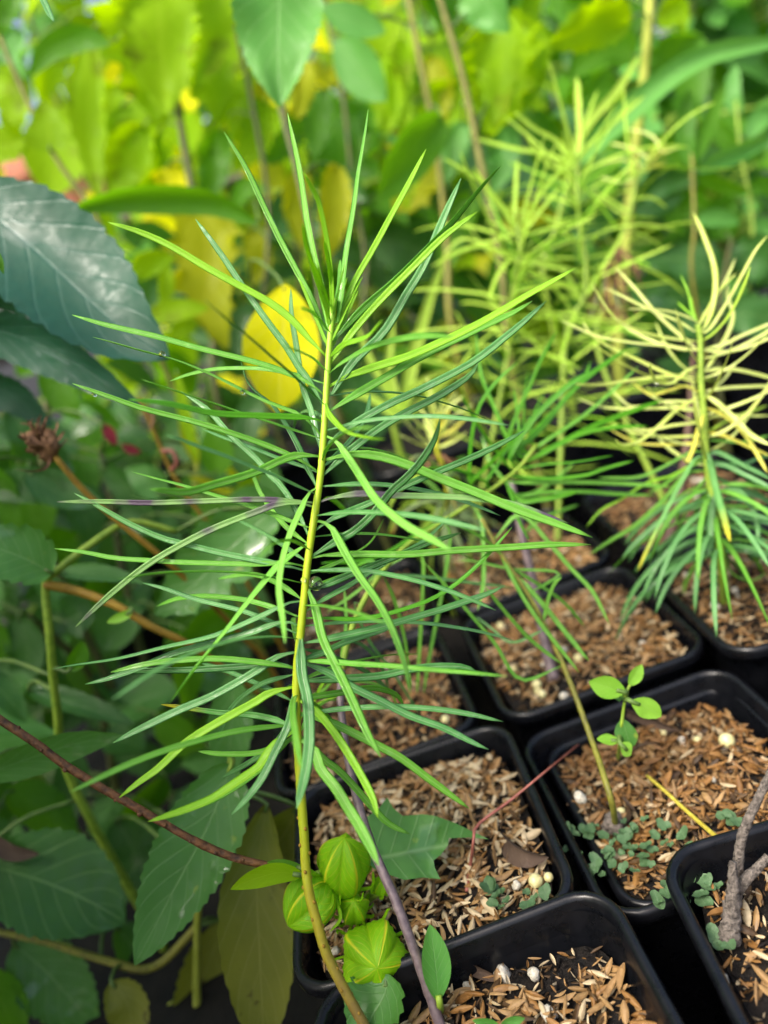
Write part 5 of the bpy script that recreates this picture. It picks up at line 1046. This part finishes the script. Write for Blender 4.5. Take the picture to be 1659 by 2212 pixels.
def shade_shrub(cx, cy, h, label, mats, n, seed, spread=.16, lw=.11):  # off-frame shrub, added as an occluder to shade the lower left
    r = random.Random(seed); ln = [Vector((cx + .02*math.sin(t*5+seed), cy + .02*math.cos(t*4), -.09 + (h+.09)*t)) for t in (0, .3, .6, 1)]
    b = Bush('leafy_shrub', label, 'shrub', [ln]); b.stem(0, .006, .003, MT['st_dk'], 8)
    for k in range(n):
        p = b.stems[0][int((.25+.75*r.random())*(len(b.stems[0])-1))]; a = r.random()*6.283
        out = Vector((math.cos(a), math.sin(a), r.uniform(0, .5))).normalized(); q = p + out*spread*r.uniform(.3, 1); L = lw*r.uniform(.7, 1.3)
        dn = (out + Vector((0, 0, -.4))).normalized()
        broad_leaf([q, q + dn*L*.5 + Vector((0, 0, .012)), q + dn*L], L*.65, MT[r.choice(mats)], b.e, r, 'ovate', teeth=0, tilt=r.uniform(-.6, .6), nu=4, fold=.3, face=.1)
        tube('petiole', [p, p.lerp(q, .5) + Vector((0, 0, .01)), q], lambda s: .0012, b.e, MT['st_g'], 5)
shade_shrub(-.36, .20, .30, 'off-frame dark shrub added for shade, just left of the brown twig', ('dk', 'mid'), 60, 91)
shade_shrub(-.42, .42, .42, 'off-frame dark shrub added for shade, left of the large wet serrated leaves', ('dk', 'grn'), 60, 92)
shade_shrub(-.33, -.02, .26, 'off-frame dark shrub added for shade, left of the hanging olive leaves', ('dk', 'mid'), 50, 93, .13)
# bench with terracotta pot, far left
pb_ = P(160, 420, 1.35); bz = pb_.z - .06
bn = empty('wooden_bench', (pb_.x, pb_.y, -.088)); tag(bn, 'weathered wooden bench carrying the terracotta pot', 'bench')
def box(name, x0, x1, y0, y1, z0, z1, mat, parent):
    V = [(x, y, z) for z in (z0, z1) for y in (y0, y1) for x in (x0, x1)]
    Fc = [(0, 2, 3, 1), (4, 5, 7, 6), (0, 1, 5, 4), (2, 6, 7, 3), (0, 4, 6, 2), (1, 3, 7, 5)]
    bm = bmesh.new(); vs = [bm.verts.new(v) for v in V]
    for f in Fc: bm.faces.new([vs[i] for i in f])
    bmesh.ops.bevel(bm, geom=bm.edges[:], offset=.003, segments=2, affect='EDGES'); me = bpy.data.meshes.new(name); bm.to_mesh(me); bm.free(); me.materials.append(mat)
    return link(name, me, parent)
for k in range(4): box('plank', pb_.x-.5, pb_.x+.55, pb_.y-.16+.085*k, pb_.y-.16+.085*k+.08, bz-.025, bz, MT['wood'], bn)
for sx in (-.44, .49):
    for sy in (-.12, .13): box('leg', pb_.x+sx-.02, pb_.x+sx+.02, pb_.y+sy-.02, pb_.y+sy+.02, -.089, bz-.024, MT['wood'], bn)
def lathe(name, prof, c, mat, parent, seg=40):
    R = [[Vector((c[0]+r_*math.cos(6.2832*k/seg), c[1]+r_*math.sin(6.2832*k/seg), c[2]+z)) for k in range(seg)] for (r_, z) in prof]
    V, Fc = loft(R); return link(name, mesh(name, V, Fc, mat), parent)
tpz = empty('terracotta_pot', (pb_.x, pb_.y, bz)); tag(tpz, 'round terracotta pot with a thick rim on the wooden bench', 'pot')
lathe('body', [(.075, 0), (.08, .003), (.105, .10), (.09, .10), (.07, .02)], (pb_.x, pb_.y, bz), MT['terra'], tpz)
lathe('rim', [(.104, .088), (.118, .09), (.12, .095), (.122, .13), (.119, .134), (.104, .134), (.1, .128), (.095, .09)], (pb_.x, pb_.y, bz), MT['terra'], tpz)
lathe('soil', [(.1005, .112), (.05, .118)], (pb_.x, pb_.y, bz), MT['soil'], tpz)
